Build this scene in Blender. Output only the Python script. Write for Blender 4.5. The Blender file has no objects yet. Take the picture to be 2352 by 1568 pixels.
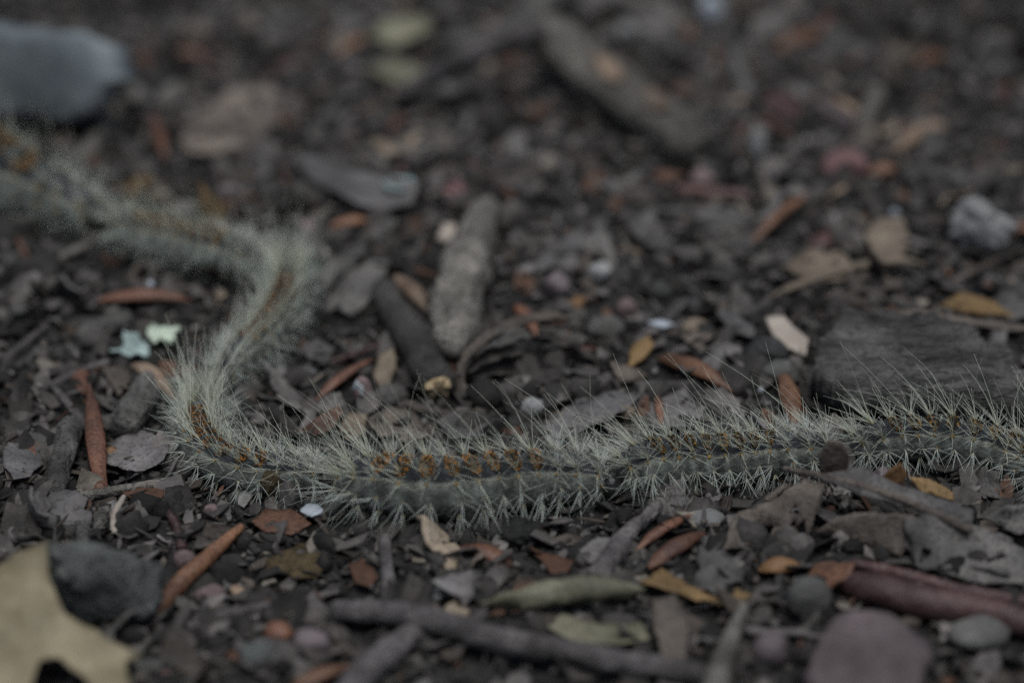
import bpy, bmesh, math, random
import numpy as np
from mathutils import Vector, Matrix
from mathutils.geometry import delaunay_2d_cdt

random.seed(7)
rng = np.random.default_rng(7)
R = math.radians
scene = bpy.context.scene
COL = scene.collection

# ------------------------------------------------------------------ camera
LENS, SENSOR, PITCH, CAM_H = 55.0, 22.2, R(30), 0.1413
cam_d = bpy.data.cameras.new('camera')
cam = bpy.data.objects.new('camera', cam_d); COL.objects.link(cam)
cam.location = (0, 0, CAM_H)
cam.rotation_euler = (math.pi / 2 - PITCH, 0, 0)
cam_d.lens = LENS; cam_d.sensor_width = SENSOR; cam_d.sensor_fit = 'HORIZONTAL'
cam_d.clip_start = 0.005; cam_d.clip_end = 200
cam_d.dof.use_dof = True
cam_d.dof.focus_distance = 0.2572
cam_d.dof.aperture_fstop = 6.3
cam_d.dof.aperture_blades = 0
scene.camera = cam

# ------------------------------------------------------------------ sky, sun, exposure (dusk under trees: dim, soft, from above)
SUN_EL, SUN_AZ = R(76), R(165)          # azimuth measured from +Y (away from the camera) towards +X
world = bpy.data.worlds.new('World'); scene.world = world; world.use_nodes = True
wn = world.node_tree.nodes; wl = world.node_tree.links
bg = wn['Background']
sky = wn.new('ShaderNodeTexSky'); sky.sky_type = 'NISHITA'; sky.sun_disc = False
sky.sun_elevation = SUN_EL; sky.sun_rotation = SUN_AZ
sky.air_density = 1.0; sky.dust_density = 3.0; sky.ozone_density = 1.0
wl.new(sky.outputs[0], bg.inputs[0]); bg.inputs[1].default_value = 0.04
sun_d = bpy.data.lights.new('sun', 'SUN'); sun_d.energy = 1.5; sun_d.angle = R(45); sun_d.color = (0.93, 0.99, 1.0)
sun = bpy.data.objects.new('sun', sun_d); COL.objects.link(sun)
sdir = Vector((math.sin(SUN_AZ) * math.cos(SUN_EL), math.cos(SUN_AZ) * math.cos(SUN_EL), math.sin(SUN_EL)))
sun.rotation_euler = sdir.to_track_quat('Z', 'Y').to_euler()
sun.location = (0, 0.5, 1)
vs = scene.view_settings
vs.view_transform = 'Standard'; vs.look = 'None'; vs.gamma = 1.0; vs.use_curve_mapping = False
vs.exposure = 0.38
scene.render.engine = 'CYCLES'
scene.cycles.use_denoising = False
scene.cycles.max_bounces = 5
scene.cycles.diffuse_bounces = 3

# ------------------------------------------------------------------ noise
def _hash(ix, iy, iz, seed):
    h = (ix * 374761393 + iy * 668265263 + iz * 2147483647 + seed * 1274126177) & 0xffffffff
    h = ((h ^ (h >> 13)) * 1274126177) & 0xffffffff
    h = ((h ^ (h >> 16)) * 2246822519) & 0xffffffff
    return ((h ^ (h >> 15)) & 0xffffff) / float(0xffffff) * 2 - 1

def vnoise(p, seed=0):
    """smooth value noise in [-1,1]; p is (...,3)"""
    p = np.asarray(p, float)
    i = np.floor(p).astype(np.int64); f = p - i
    f = f * f * f * (f * (f * 6 - 15) + 10)
    out = 0
    for dx in (0, 1):
        wx = f[..., 0] if dx else 1 - f[..., 0]
        for dy in (0, 1):
            wy = f[..., 1] if dy else 1 - f[..., 1]
            for dz in (0, 1):
                wz = f[..., 2] if dz else 1 - f[..., 2]
                out = out + wx * wy * wz * _hash(i[..., 0] + dx, i[..., 1] + dy, i[..., 2] + dz, seed)
    return out

def fbm(p, seed=0, octs=3):
    p = np.asarray(p, float); s = 0; a = 1
    for o in range(octs):
        s = s + a * vnoise(p * 2 ** o, seed + o * 17); a *= 0.5
    return s

# ------------------------------------------------------------------ ground height and pixel -> place
def G(x, y):
    """height of the forest floor in metres"""
    x = np.asarray(x, float); y = np.asarray(y, float)
    p = np.stack([x / 0.034, y / 0.034, np.zeros_like(x)], -1)
    q = np.stack([x / 0.011, y / 0.011, np.full_like(x, 3.3)], -1)
    return 0.0018 * vnoise(p, 3) + 0.0010 * vnoise(q, 5)

S_PX = SENSOR / LENS / 2352.0
CT, ST = math.cos(PITCH), math.sin(PITCH)
def ray(px, py):
    a = (px - 1176) * S_PX; b = (784 - py) * S_PX
    return np.array([a, CT + b * ST, -ST + b * CT])
def P(px, py, lift=0.0):
    """where the sight line of a photo pixel meets the floor raised by lift (metres)"""
    r = ray(px, py); z = lift
    for _ in range(8):
        t = (z - CAM_H) / r[2]
        z = float(G(r[0] * t, r[1] * t)) + lift
    return np.array([r[0] * t, r[1] * t, z])
def P_on(o, px, py, lift=0.0):
    """where the sight line first meets a thing already built"""
    from mathutils.bvhtree import BVHTree
    me = o.data; L_ = np.array(o.location)
    if not hasattr(P_on, 'cache'): P_on.cache = {}
    if o.name not in P_on.cache:
        P_on.cache[o.name] = BVHTree.FromPolygons([tuple(np.array(v.co) + L_) for v in me.vertices], [tuple(p.vertices) for p in me.polygons])
    r = ray(px, py); r = r / np.linalg.norm(r)
    hit, nrm, _, _ = P_on.cache[o.name].ray_cast(Vector((0, 0, CAM_H)), Vector(r))
    if hit is None: return P(px, py, lift)
    return np.array(hit) + np.array(nrm if nrm.z > 0 else -nrm) * lift
def mpp(px, py):
    """metres per photo pixel on the floor there"""
    r = ray(px, py); return CAM_H / -r[2] * S_PX
def to_px(p):
    d = np.asarray(p) - np.array([0, 0, CAM_H])
    f = d[1] * CT - d[2] * ST; u = d[1] * ST + d[2] * CT
    return 1176 + d[0] / f / S_PX, 784 - u / f / S_PX

# ------------------------------------------------------------------ materials
MATS = {}
def mat(name, c1, c2, scale=500, rough=0.75, bump=0.35, speck=None, speck_amt=0.5, fine=2600, spec=0.3, stretch=(1, 1, 1), hue=0.25, attr=None, sheen=0.0, detail=5, stain=True):
    m = bpy.data.materials.new(name); m.use_nodes = True
    n = m.node_tree.nodes; l = m.node_tree.links
    b = n['Principled BSDF']
    b.inputs['Roughness'].default_value = rough
    b.inputs['Specular IOR Level'].default_value = spec
    if sheen:
        b.inputs['Sheen Weight'].default_value = sheen
    tc = n.new('ShaderNodeTexCoord'); oi = n.new('ShaderNodeObjectInfo')
    mp = n.new('ShaderNodeMapping'); mp.inputs['Scale'].default_value = stretch
    l.new(tc.outputs['Object'], mp.inputs['Vector'])
    sc_ = n.new('ShaderNodeVectorMath'); sc_.operation = 'SCALE'; sc_.inputs[0].default_value = (1.0, 0.7, 0.4)
    l.new(oi.outputs['Random'], sc_.inputs['Scale'])
    ad = n.new('ShaderNodeVectorMath'); ad.operation = 'ADD'
    l.new(mp.outputs[0], ad.inputs[0]); l.new(sc_.outputs[0], ad.inputs[1])
    n1 = n.new('ShaderNodeTexNoise'); n1.inputs['Scale'].default_value = scale; n1.inputs['Detail'].default_value = detail
    n1.inputs['Roughness'].default_value = 0.65
    l.new(ad.outputs[0], n1.inputs['Vector'])
    r1 = n.new('ShaderNodeMapRange'); r1.inputs[1].default_value = 0.32; r1.inputs[2].default_value = 0.68
    l.new(n1.outputs['Fac'], r1.inputs[0])
    mx = n.new('ShaderNodeMix'); mx.data_type = 'RGBA'
    mx.inputs[6].default_value = (*c1, 1); mx.inputs[7].default_value = (*c2, 1)
    l.new(r1.outputs[0], mx.inputs[0])
    col = mx.outputs[2]
    if attr:
        at = n.new('ShaderNodeAttribute'); at.attribute_name = attr
        mm = n.new('ShaderNodeMix'); mm.data_type = 'RGBA'; mm.blend_type = 'MULTIPLY'; mm.inputs[0].default_value = 1.0
        l.new(at.outputs['Color'], mm.inputs[6]); l.new(col, mm.inputs[7]); col = mm.outputs[2]
    n3 = n.new('ShaderNodeTexNoise'); n3.inputs['Scale'].default_value = scale * 0.33; n3.inputs['Detail'].default_value = 3
    l.new(ad.outputs[0], n3.inputs['Vector'])
    r3 = n.new('ShaderNodeMapRange'); r3.inputs[1].default_value = 0.38; r3.inputs[2].default_value = 0.60
    r3.inputs[3].default_value = 1.12; r3.inputs[4].default_value = 0.62 if stain else 1.0
    l.new(n3.outputs['Fac'], r3.inputs[0])
    m3 = n.new('ShaderNodeVectorMath'); m3.operation = 'SCALE'
    l.new(col, m3.inputs[0]); l.new(r3.outputs[0], m3.inputs['Scale']); col = m3.outputs[0]
    n2 = n.new('ShaderNodeTexNoise'); n2.inputs['Scale'].default_value = fine; n2.inputs['Detail'].default_value = 3
    l.new(ad.outputs[0], n2.inputs['Vector'])
    if speck is not None:
        r2 = n.new('ShaderNodeMapRange'); r2.inputs[1].default_value = 0.52; r2.inputs[2].default_value = 0.66
        r2.inputs[4].default_value = speck_amt
        l.new(n2.outputs['Fac'], r2.inputs[0])
        m2 = n.new('ShaderNodeMix'); m2.data_type = 'RGBA'; m2.inputs[7].default_value = (*speck, 1)
        l.new(r2.outputs[0], m2.inputs[0]); l.new(col, m2.inputs[6]); col = m2.outputs[2]
    if hue:
        hs = n.new('ShaderNodeHueSaturation')
        vr = n.new('ShaderNodeMapRange'); vr.inputs[3].default_value = 1 - hue; vr.inputs[4].default_value = 1 + hue
        l.new(oi.outputs['Random'], vr.inputs[0]); l.new(vr.outputs[0], hs.inputs['Value'])
        l.new(col, hs.inputs['Color']); col = hs.outputs['Color']
    l.new(col, b.inputs['Base Color'])
    if bump:
        av = n.new('ShaderNodeMath'); av.operation = 'MULTIPLY_ADD'; av.inputs[1].default_value = 0.4
        l.new(n2.outputs['Fac'], av.inputs[0]); l.new(n1.outputs['Fac'], av.inputs[2])
        bp = n.new('ShaderNodeBump'); bp.inputs['Strength'].default_value = bump; bp.inputs['Distance'].default_value = 0.0011
        l.new(av.outputs[0], bp.inputs['Height']); l.new(bp.outputs[0], b.inputs['Normal'])
    MATS[name] = m
    return m

DIRT = (0.03, 0.026, 0.023)
mat('soil', (0.010, 0.0098, 0.0094), (0.040, 0.038, 0.036), 420, 0.9, 0.8, (0.10, 0.085, 0.078), 0.35, 2600, hue=0)
mat('crumb', (0.6, 0.6, 0.6), (1.15, 1.1, 1.08), 900, 0.9, 0.5, None, hue=0, attr='Col')
mat('flake', (0.65, 0.65, 0.65), (1.15, 1.12, 1.1), 900, 0.7, 0.4, None, hue=0, attr='Col')
mat('leaf_grey', (0.090, 0.081, 0.075), (0.205, 0.188, 0.174), 330, 0.68, 0.4, DIRT, 0.7)
mat('leaf_mauve', (0.10, 0.090, 0.087), (0.225, 0.205, 0.197), 260, 0.66, 0.4, DIRT, 0.6)
mat('leaf_dark', (0.028, 0.0245, 0.022), (0.082, 0.070, 0.062), 330, 0.66, 0.4, (0.015, 0.013, 0.011), 0.6)
mat('leaf_brown', (0.092, 0.072, 0.058), (0.215, 0.174, 0.144), 300, 0.66, 0.4, DIRT, 0.6)
mat('leaf_rust', (0.085, 0.042, 0.027), (0.20, 0.102, 0.064), 320, 0.55, 0.35, (0.04, 0.02, 0.014), 0.6)
mat('leaf_tan', (0.19, 0.145, 0.105), (0.32, 0.255, 0.19), 300, 0.65, 0.35, (0.09, 0.065, 0.045), 0.5)
mat('leaf_pale', (0.26, 0.212, 0.128), (0.46, 0.388, 0.255), 220, 0.6, 0.25, (0.16, 0.12, 0.06), 0.35, hue=0)
mat('leaf_ochre', (0.17, 0.105, 0.045), (0.30, 0.19, 0.085), 320, 0.6, 0.35, (0.05, 0.03, 0.015), 0.5)
mat('leaf_orange', (0.20, 0.105, 0.048), (0.34, 0.19, 0.092), 320, 0.55, 0.3, (0.12, 0.05, 0.02), 0.5)
mat('leaf_olive', (0.14, 0.13, 0.085), (0.25, 0.235, 0.165), 300, 0.65, 0.35, DIRT, 0.4)
mat('leaf_cream', (0.36, 0.30, 0.25), (0.52, 0.45, 0.38), 320, 0.7, 0.3, (0.18, 0.13, 0.1), 0.5, hue=0)
mat('leaf_pink', (0.20, 0.105, 0.105), (0.35, 0.195, 0.185), 260, 0.7, 0.3, (0.15, 0.09, 0.08), 0.4, hue=0.15)
mat('husk_rust', (0.095, 0.042, 0.027), (0.235, 0.108, 0.064), 330, 0.5, 0.45, (0.05, 0.02, 0.012), 0.6, spec=0.5)
mat('husk_orange', (0.15, 0.070, 0.038), (0.33, 0.165, 0.092), 330, 0.48, 0.4, (0.08, 0.03, 0.016), 0.55, spec=0.5)
mat('husk_tan', (0.20, 0.135, 0.095), (0.38, 0.275, 0.195), 330, 0.5, 0.25, (0.14, 0.07, 0.04), 0.5)
mat('husk_red', (0.065, 0.030, 0.026), (0.145, 0.068, 0.056), 240, 0.45, 0.3, (0.04, 0.018, 0.016), 0.6, spec=0.5)
mat('bark_grey', (0.062, 0.057, 0.052), (0.185, 0.172, 0.158), 420, 0.85, 0.8, (0.03, 0.027, 0.024), 0.8)
mat('bark_dark', (0.030, 0.027, 0.025), (0.085, 0.076, 0.070), 420, 0.75, 0.7, (0.13, 0.115, 0.10), 0.3)
mat('bark_pale', (0.125, 0.112, 0.096), (0.32, 0.29, 0.25), 380, 0.85, 0.9, (0.035, 0.031, 0.028), 0.85)
mat('bark_brown', (0.052, 0.041, 0.034), (0.145, 0.118, 0.10), 420, 0.8, 0.6, (0.025, 0.02, 0.017), 0.7)
mat('bark_mauve', (0.080, 0.070, 0.069), (0.195, 0.172, 0.166), 520, 0.8, 0.9, DIRT, 0.7)
mat('bark_red', (0.060, 0.029, 0.027), (0.145, 0.076, 0.070), 380, 0.5, 0.45, (0.03, 0.016, 0.014), 0.6, spec=0.45)
mat('slab_bark', (0.030, 0.028, 0.027), (0.145, 0.135, 0.128), 420, 0.9, 1.0, (0.018, 0.016, 0.015), 0.8, stretch=(0.35, 1.2, 1.6))
mat('cut_wood', (0.40, 0.29, 0.17), (0.62, 0.48, 0.30), 700, 0.8, 0.6, (0.12, 0.08, 0.04), 0.7, hue=0)
mat('stone_blue', (0.14, 0.165, 0.18), (0.27, 0.295, 0.305), 150, 0.85, 0.4, (0.18, 0.17, 0.16), 0.4, hue=0)
mat('stone_grey', (0.090, 0.085, 0.079), (0.185, 0.176, 0.164), 200, 0.9, 0.6, (0.05, 0.048, 0.046), 0.5)
mat('stone_slate', (0.095, 0.098, 0.092), (0.20, 0.204, 0.192), 260, 0.9, 1.0, (0.055, 0.055, 0.055), 0.5, hue=0)
mat('stone_pale', (0.23, 0.225, 0.22), (0.36, 0.35, 0.34), 260, 0.85, 0.5, (0.12, 0.11, 0.10), 0.5)
mat('stone_dark', (0.035, 0.034, 0.034), (0.085, 0.082, 0.080), 260, 0.85, 0.6, (0.12, 0.11, 0.105), 0.3)
mat('stone_pink', (0.17, 0.115, 0.112), (0.29, 0.208, 0.20), 200, 0.8, 0.4, (0.11, 0.08, 0.075), 0.5)
mat('stone_mauve', (0.185, 0.145, 0.15), (0.28, 0.225, 0.23), 110, 0.8, 0.35, (0.12, 0.09, 0.09), 0.4)
mat('stone_rose', (0.10, 0.075, 0.077), (0.21, 0.165, 0.168), 150, 0.8, 0.6, (0.07, 0.055, 0.055), 0.6, hue=0)
mat('stone_white', (0.38, 0.41, 0.45), (0.58, 0.61, 0.65), 500, 0.5, 0.2, hue=0)
mat('moss', (0.055, 0.06, 0.02), (0.12, 0.12, 0.045), 900, 0.9, 0.9, (0.03, 0.03, 0.012), 0.5)
mat('root_moss', (0.07, 0.05, 0.025), (0.155, 0.112, 0.058), 900, 0.9, 0.9, (0.04, 0.028, 0.012), 0.6)
mat('lichen_mint', (0.32, 0.41, 0.39), (0.52, 0.62, 0.59), 500, 0.9, 0.5, (0.18, 0.23, 0.21), 0.5, hue=0)
mat('lichen_lime', (0.46, 0.54, 0.41), (0.66, 0.73, 0.58), 500, 0.9, 0.5, (0.26, 0.30, 0.20), 0.5, hue=0)
mat('cat_hair', (0.9, 0.9, 0.9), (1.05, 1.05, 1.05), 300, 0.5, 0, None, hue=0, attr='Col', spec=0.35, stain=False)
mat('cat_body', (0.55, 0.55, 0.55), (1.35, 1.35, 1.35), 1500, 0.75, 0.5, None, hue=0, attr='Col', sheen=0.1)
mat('cat_wart', (0.22, 0.12, 0.035), (0.42, 0.25, 0.075), 1200, 0.6, 0.3, hue=0.2)
mat('cat_patch', (0.012, 0.010, 0.007), (0.036, 0.026, 0.013), 1500, 0.8, 0.6, None, hue=0, attr='Col')
mat('cat_head', (0.010, 0.009, 0.008), (0.03, 0.026, 0.022), 900, 0.3, 0.2, hue=0, spec=0.5)

# ------------------------------------------------------------------ mesh helpers
def mesh_np(name, verts, tris=None, quads=None, smooth=True, col=None):
    me = bpy.data.meshes.new(name)
    verts = np.asarray(verts, np.float32)
    me.vertices.add(len(verts)); me.vertices.foreach_set('co', verts.ravel())
    parts = []; sizes = []
    if tris is not None and len(tris):
        parts.append(np.asarray(tris, np.int32).ravel()); sizes.append(np.full(len(tris), 3, np.int32))
    if quads is not None and len(quads):
        parts.append(np.asarray(quads, np.int32).ravel()); sizes.append(np.full(len(quads), 4, np.int32))
    idx = np.concatenate(parts); sz = np.concatenate(sizes)
    me.loops.add(len(idx)); me.loops.foreach_set('vertex_index', idx)
    me.polygons.add(len(sz))
    st = np.concatenate([[0], np.cumsum(sz)[:-1]]).astype(np.int32)
    me.polygons.foreach_set('loop_start', st)
    me.polygons.foreach_set('use_smooth', np.full(len(sz), smooth))
    me.update(calc_edges=True)
    if col is not None:
        a = me.color_attributes.new('Col', 'FLOAT_COLOR', 'POINT')
        c = np.ones((len(verts), 4), np.float32); c[:, :3] = col
        a.data.foreach_set('color', c.ravel())
    me.validate()
    return me

def obj(name, me, m, parent=None, loc=None):
    if m is not None and not me.materials:
        me.materials.append(MATS[m] if isinstance(m, str) else m)
    o = bpy.data.objects.new(name, me); COL.objects.link(o)
    if parent is not None: o.parent = parent
    if loc is not None: o.location = loc
    return o

def tag(o, label=None, cat=None, group=None, kind=None):
    if label: o['label'] = label
    if cat: o['category'] = cat
    if group: o['group'] = group
    if kind: o['kind'] = kind
    return o

def based(verts):
    """split world vertices into a base point (under the middle) and local vertices"""
    v = np.asarray(verts, float)
    b = np.array([v[:, 0].mean(), v[:, 1].mean(), v[:, 2].min()])
    return b, v - b

HEROES = []      # (short phrase, xy centre, radius list)
def record(short, verts):
    v = np.asarray(verts)[:, :2]
    HEROES.append((short, v.mean(0), v[:: max(1, len(v) // 60)]))

def catmull(pts, n):
    pts = np.asarray(pts, float)
    if len(pts) == 2:
        t = np.linspace(0, 1, n)[:, None]; return pts[0] * (1 - t) + pts[1] * t
    a = np.vstack([2 * pts[0] - pts[1], pts, 2 * pts[-1] - pts[-2]])
    d = np.concatenate([[0], np.cumsum(np.linalg.norm(np.diff(pts[:, :3], axis=0), axis=1))])
    out = []
    for s in np.linspace(0, d[-1], n):
        k = min(np.searchsorted(d, s, 'right') - 1, len(pts) - 2)
        t = (s - d[k]) / max(d[k + 1] - d[k], 1e-12)
        p0, p1, p2, p3 = a[k], a[k + 1], a[k + 2], a[k + 3]
        out.append(0.5 * (2 * p1 + (p2 - p0) * t + (2 * p0 - 5 * p1 + 4 * p2 - p3) * t * t + (3 * p1 - p0 - 3 * p2 + p3) * t ** 3))
    return np.array(out)

def frames(c):
    t = np.gradient(c, axis=0); t /= np.linalg.norm(t, axis=1)[:, None] + 1e-15
    z = np.array([0, 0, 1.0])
    s = np.cross(t, z); ln = np.linalg.norm(s, axis=1)[:, None]
    s = np.where(ln > 1e-3, s / (ln + 1e-12), np.array([1.0, 0, 0]))
    u = np.cross(s, t)
    return t, s, u

def tube_verts(c, r, sides=12, rough=0.1, rscale=None, flat=1.0, seed=0, ridge=0.0, fiss=0.0):
    t, s, u = frames(c); n = len(c)
    th = np.linspace(0, 2 * np.pi, sides, endpoint=False)
    base = c[:, None, :] + 0 * th[None, :, None]
    dirs = np.cos(th)[None, :, None] * s[:, None, :] + flat * np.sin(th)[None, :, None] * u[:, None, :]
    r = np.asarray(r)[:, None, None]
    rs = rscale or (float(np.mean(r)) * 1.1)
    p = base + dirs * r
    nz = fbm(p / rs, seed, 4)
    k = 1 + rough * nz[..., None]
    if ridge:
        k = k + ridge * np.sign(vnoise(np.stack([np.cos(th) * 3, np.sin(th) * 3, 0 * th], -1), seed + 5))[None, :, None] * 0.5
    if fiss:
        sl = np.concatenate([[0], np.cumsum(np.linalg.norm(np.diff(c, axis=0), axis=1))]) / float(np.mean(r))
        wob = 0.5 * vnoise(np.stack([sl * 0.9, 0 * sl, 0 * sl], -1), seed + 2)[:, None]
        fn = vnoise(np.stack([np.cos(th)[None] * 2.6 + wob, np.sin(th)[None] * 2.6 + wob, sl[:, None] * 0.35 + 0 * th[None]], -1), seed + 8)
        fx = vnoise(np.stack([np.cos(th)[None] * 1.5 + 0 * wob, np.sin(th)[None] * 1.5 + 0 * wob, sl[:, None] * 1.4 + 0 * th[None]], -1), seed + 9)
        k = k - fiss * (np.exp(-(fn / 0.10) ** 2) + 0.6 * np.exp(-(fx / 0.05) ** 2) + 0.5 * np.maximum(fx, 0))[..., None]
    v = (base + dirs * r * k).reshape(-1, 3)
    i = np.arange(n - 1)[:, None] * sides; j = np.arange(sides)[None, :]; j2 = (j + 1) % sides
    q = np.stack([i + j, i + j2, i + sides + j2, i + sides + j], -1).reshape(-1, 4)
    return v, q

def capped(c, r, sides=12, **kw):
    """tube with both ends closed"""
    v, q = tube_verts(c, r, sides, **kw)
    n = len(c)
    a, b = len(v), len(v) + 1
    e0 = v[:sides].mean(0) ; e1 = v[-sides:].mean(0)
    v = np.vstack([v, e0, e1])
    k = np.arange(sides)
    t0 = np.stack([np.full(sides, a), (k + 1) % sides, k], -1)
    o = (n - 1) * sides
    t1 = np.stack([np.full(sides, b), o + k, o + (k + 1) % sides], -1)
    return v, q, np.vstack([t0, t1])

def pxpath(pts, r_px, rest=0.92):
    """photo pixels (x, y, optional lift in mm above 'resting on the floor') -> 3-D centre line and radii in metres"""
    out = []; rr = []
    rp = r_px if isinstance(r_px, (list, tuple)) else [r_px] * len(pts)
    for p, r in zip(pts, rp):
        m = mpp(p[0], p[1]); lift = (p[2] if len(p) > 2 else 0) * 1e-3
        out.append(P(p[0], p[1], r * m * rest + lift)); rr.append(r * m)
    return np.array(out), np.array(rr)

def twig(label, short, pts, r_px, m, name='twig', cat='twig', group=None, sides=14, rough=0.14, ends='cut', flat=1.0, ridge=0.0, cut_mat=None, seed=None, n=None, fiss=0.0):
    c0, r0 = pxpath(pts, r_px)
    L = np.linalg.norm(np.diff(c0, axis=0), axis=1).sum()
    n = n or int(np.clip(L / max(r0.mean() * 0.45, 0.0003), 10, 70))
    cr = catmull(np.hstack([c0, r0[:, None]]), n)
    c, r = cr[:, :3], np.maximum(cr[:, 3], 1e-4)
    u = np.linspace(0, 1, n)
    if ends == 'point':
        r = r * np.clip(np.minimum(u, 1 - u) * 7, 0.06, 1) ** 0.7
    elif ends == 'tip':
        r = r * np.clip((1 - u) * 2.5, 0.04, 1) ** 0.8
    elif ends == 'round':
        k = np.clip(np.minimum(u, 1 - u) * (L / r.mean()) / 1.0, 0, 1); r = r * np.maximum(np.sqrt(1 - (1 - k) ** 2), 0.15)
    else:
        k = np.clip(np.minimum(u, 1 - u) * n / 1.5, 0, 1); r = r * (0.86 + 0.14 * k)
    seed = seed if seed is not None else sum(map(ord, label)) % 997
    wob = np.stack([fbm(np.stack([u * 5, 0 * u + k, 0 * u], -1), seed + k) for k in range(3)], -1)
    c = c + wob * (0.10 * r.mean())
    v, q, t = capped(c, r, sides, rough=rough, flat=flat, seed=seed, ridge=ridge, fiss=fiss)
    b, lv = based(v)
    o = obj(name, mesh_np(name, lv, t, q), m, loc=b)
    tag(o, label, cat, group); record(short, v)
    if cut_mat:
        # a proud, splintered disc of bare wood on the last end
        T, S_, U = frames(c)
        k = 20; th = np.linspace(0, 2 * np.pi, k, endpoint=False)
        rr = r[-1] * 0.80 * (1 + 0.12 * np.array([math.sin(3 * a + 1) + 0.6 * math.sin(7 * a) for a in th]))
        ring0 = c[-1] - T[-1] * 0.0006 + rr[:, None] * (np.cos(th)[:, None] * S_[-1] + np.sin(th)[:, None] * U[-1])
        ring1 = c[-1] + T[-1] * (0.0005 + 0.0004 * np.sin(5 * th))[:, None] + rr[:, None] * 0.9 * (np.cos(th)[:, None] * S_[-1] + np.sin(th)[:, None] * U[-1])
        ctr = c[-1] + T[-1] * 0.0003
        vv = np.vstack([ring0, ring1, ctr]) - b
        kk = np.arange(k); k2 = (kk + 1) % k
        obj('cut_end', mesh_np('cut_end', vv, np.stack([np.full(k, 2 * k), k + kk, k + k2], -1), np.stack([kk, k2, k + k2, k + kk], -1)), cut_mat, parent=o)
    return o

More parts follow.
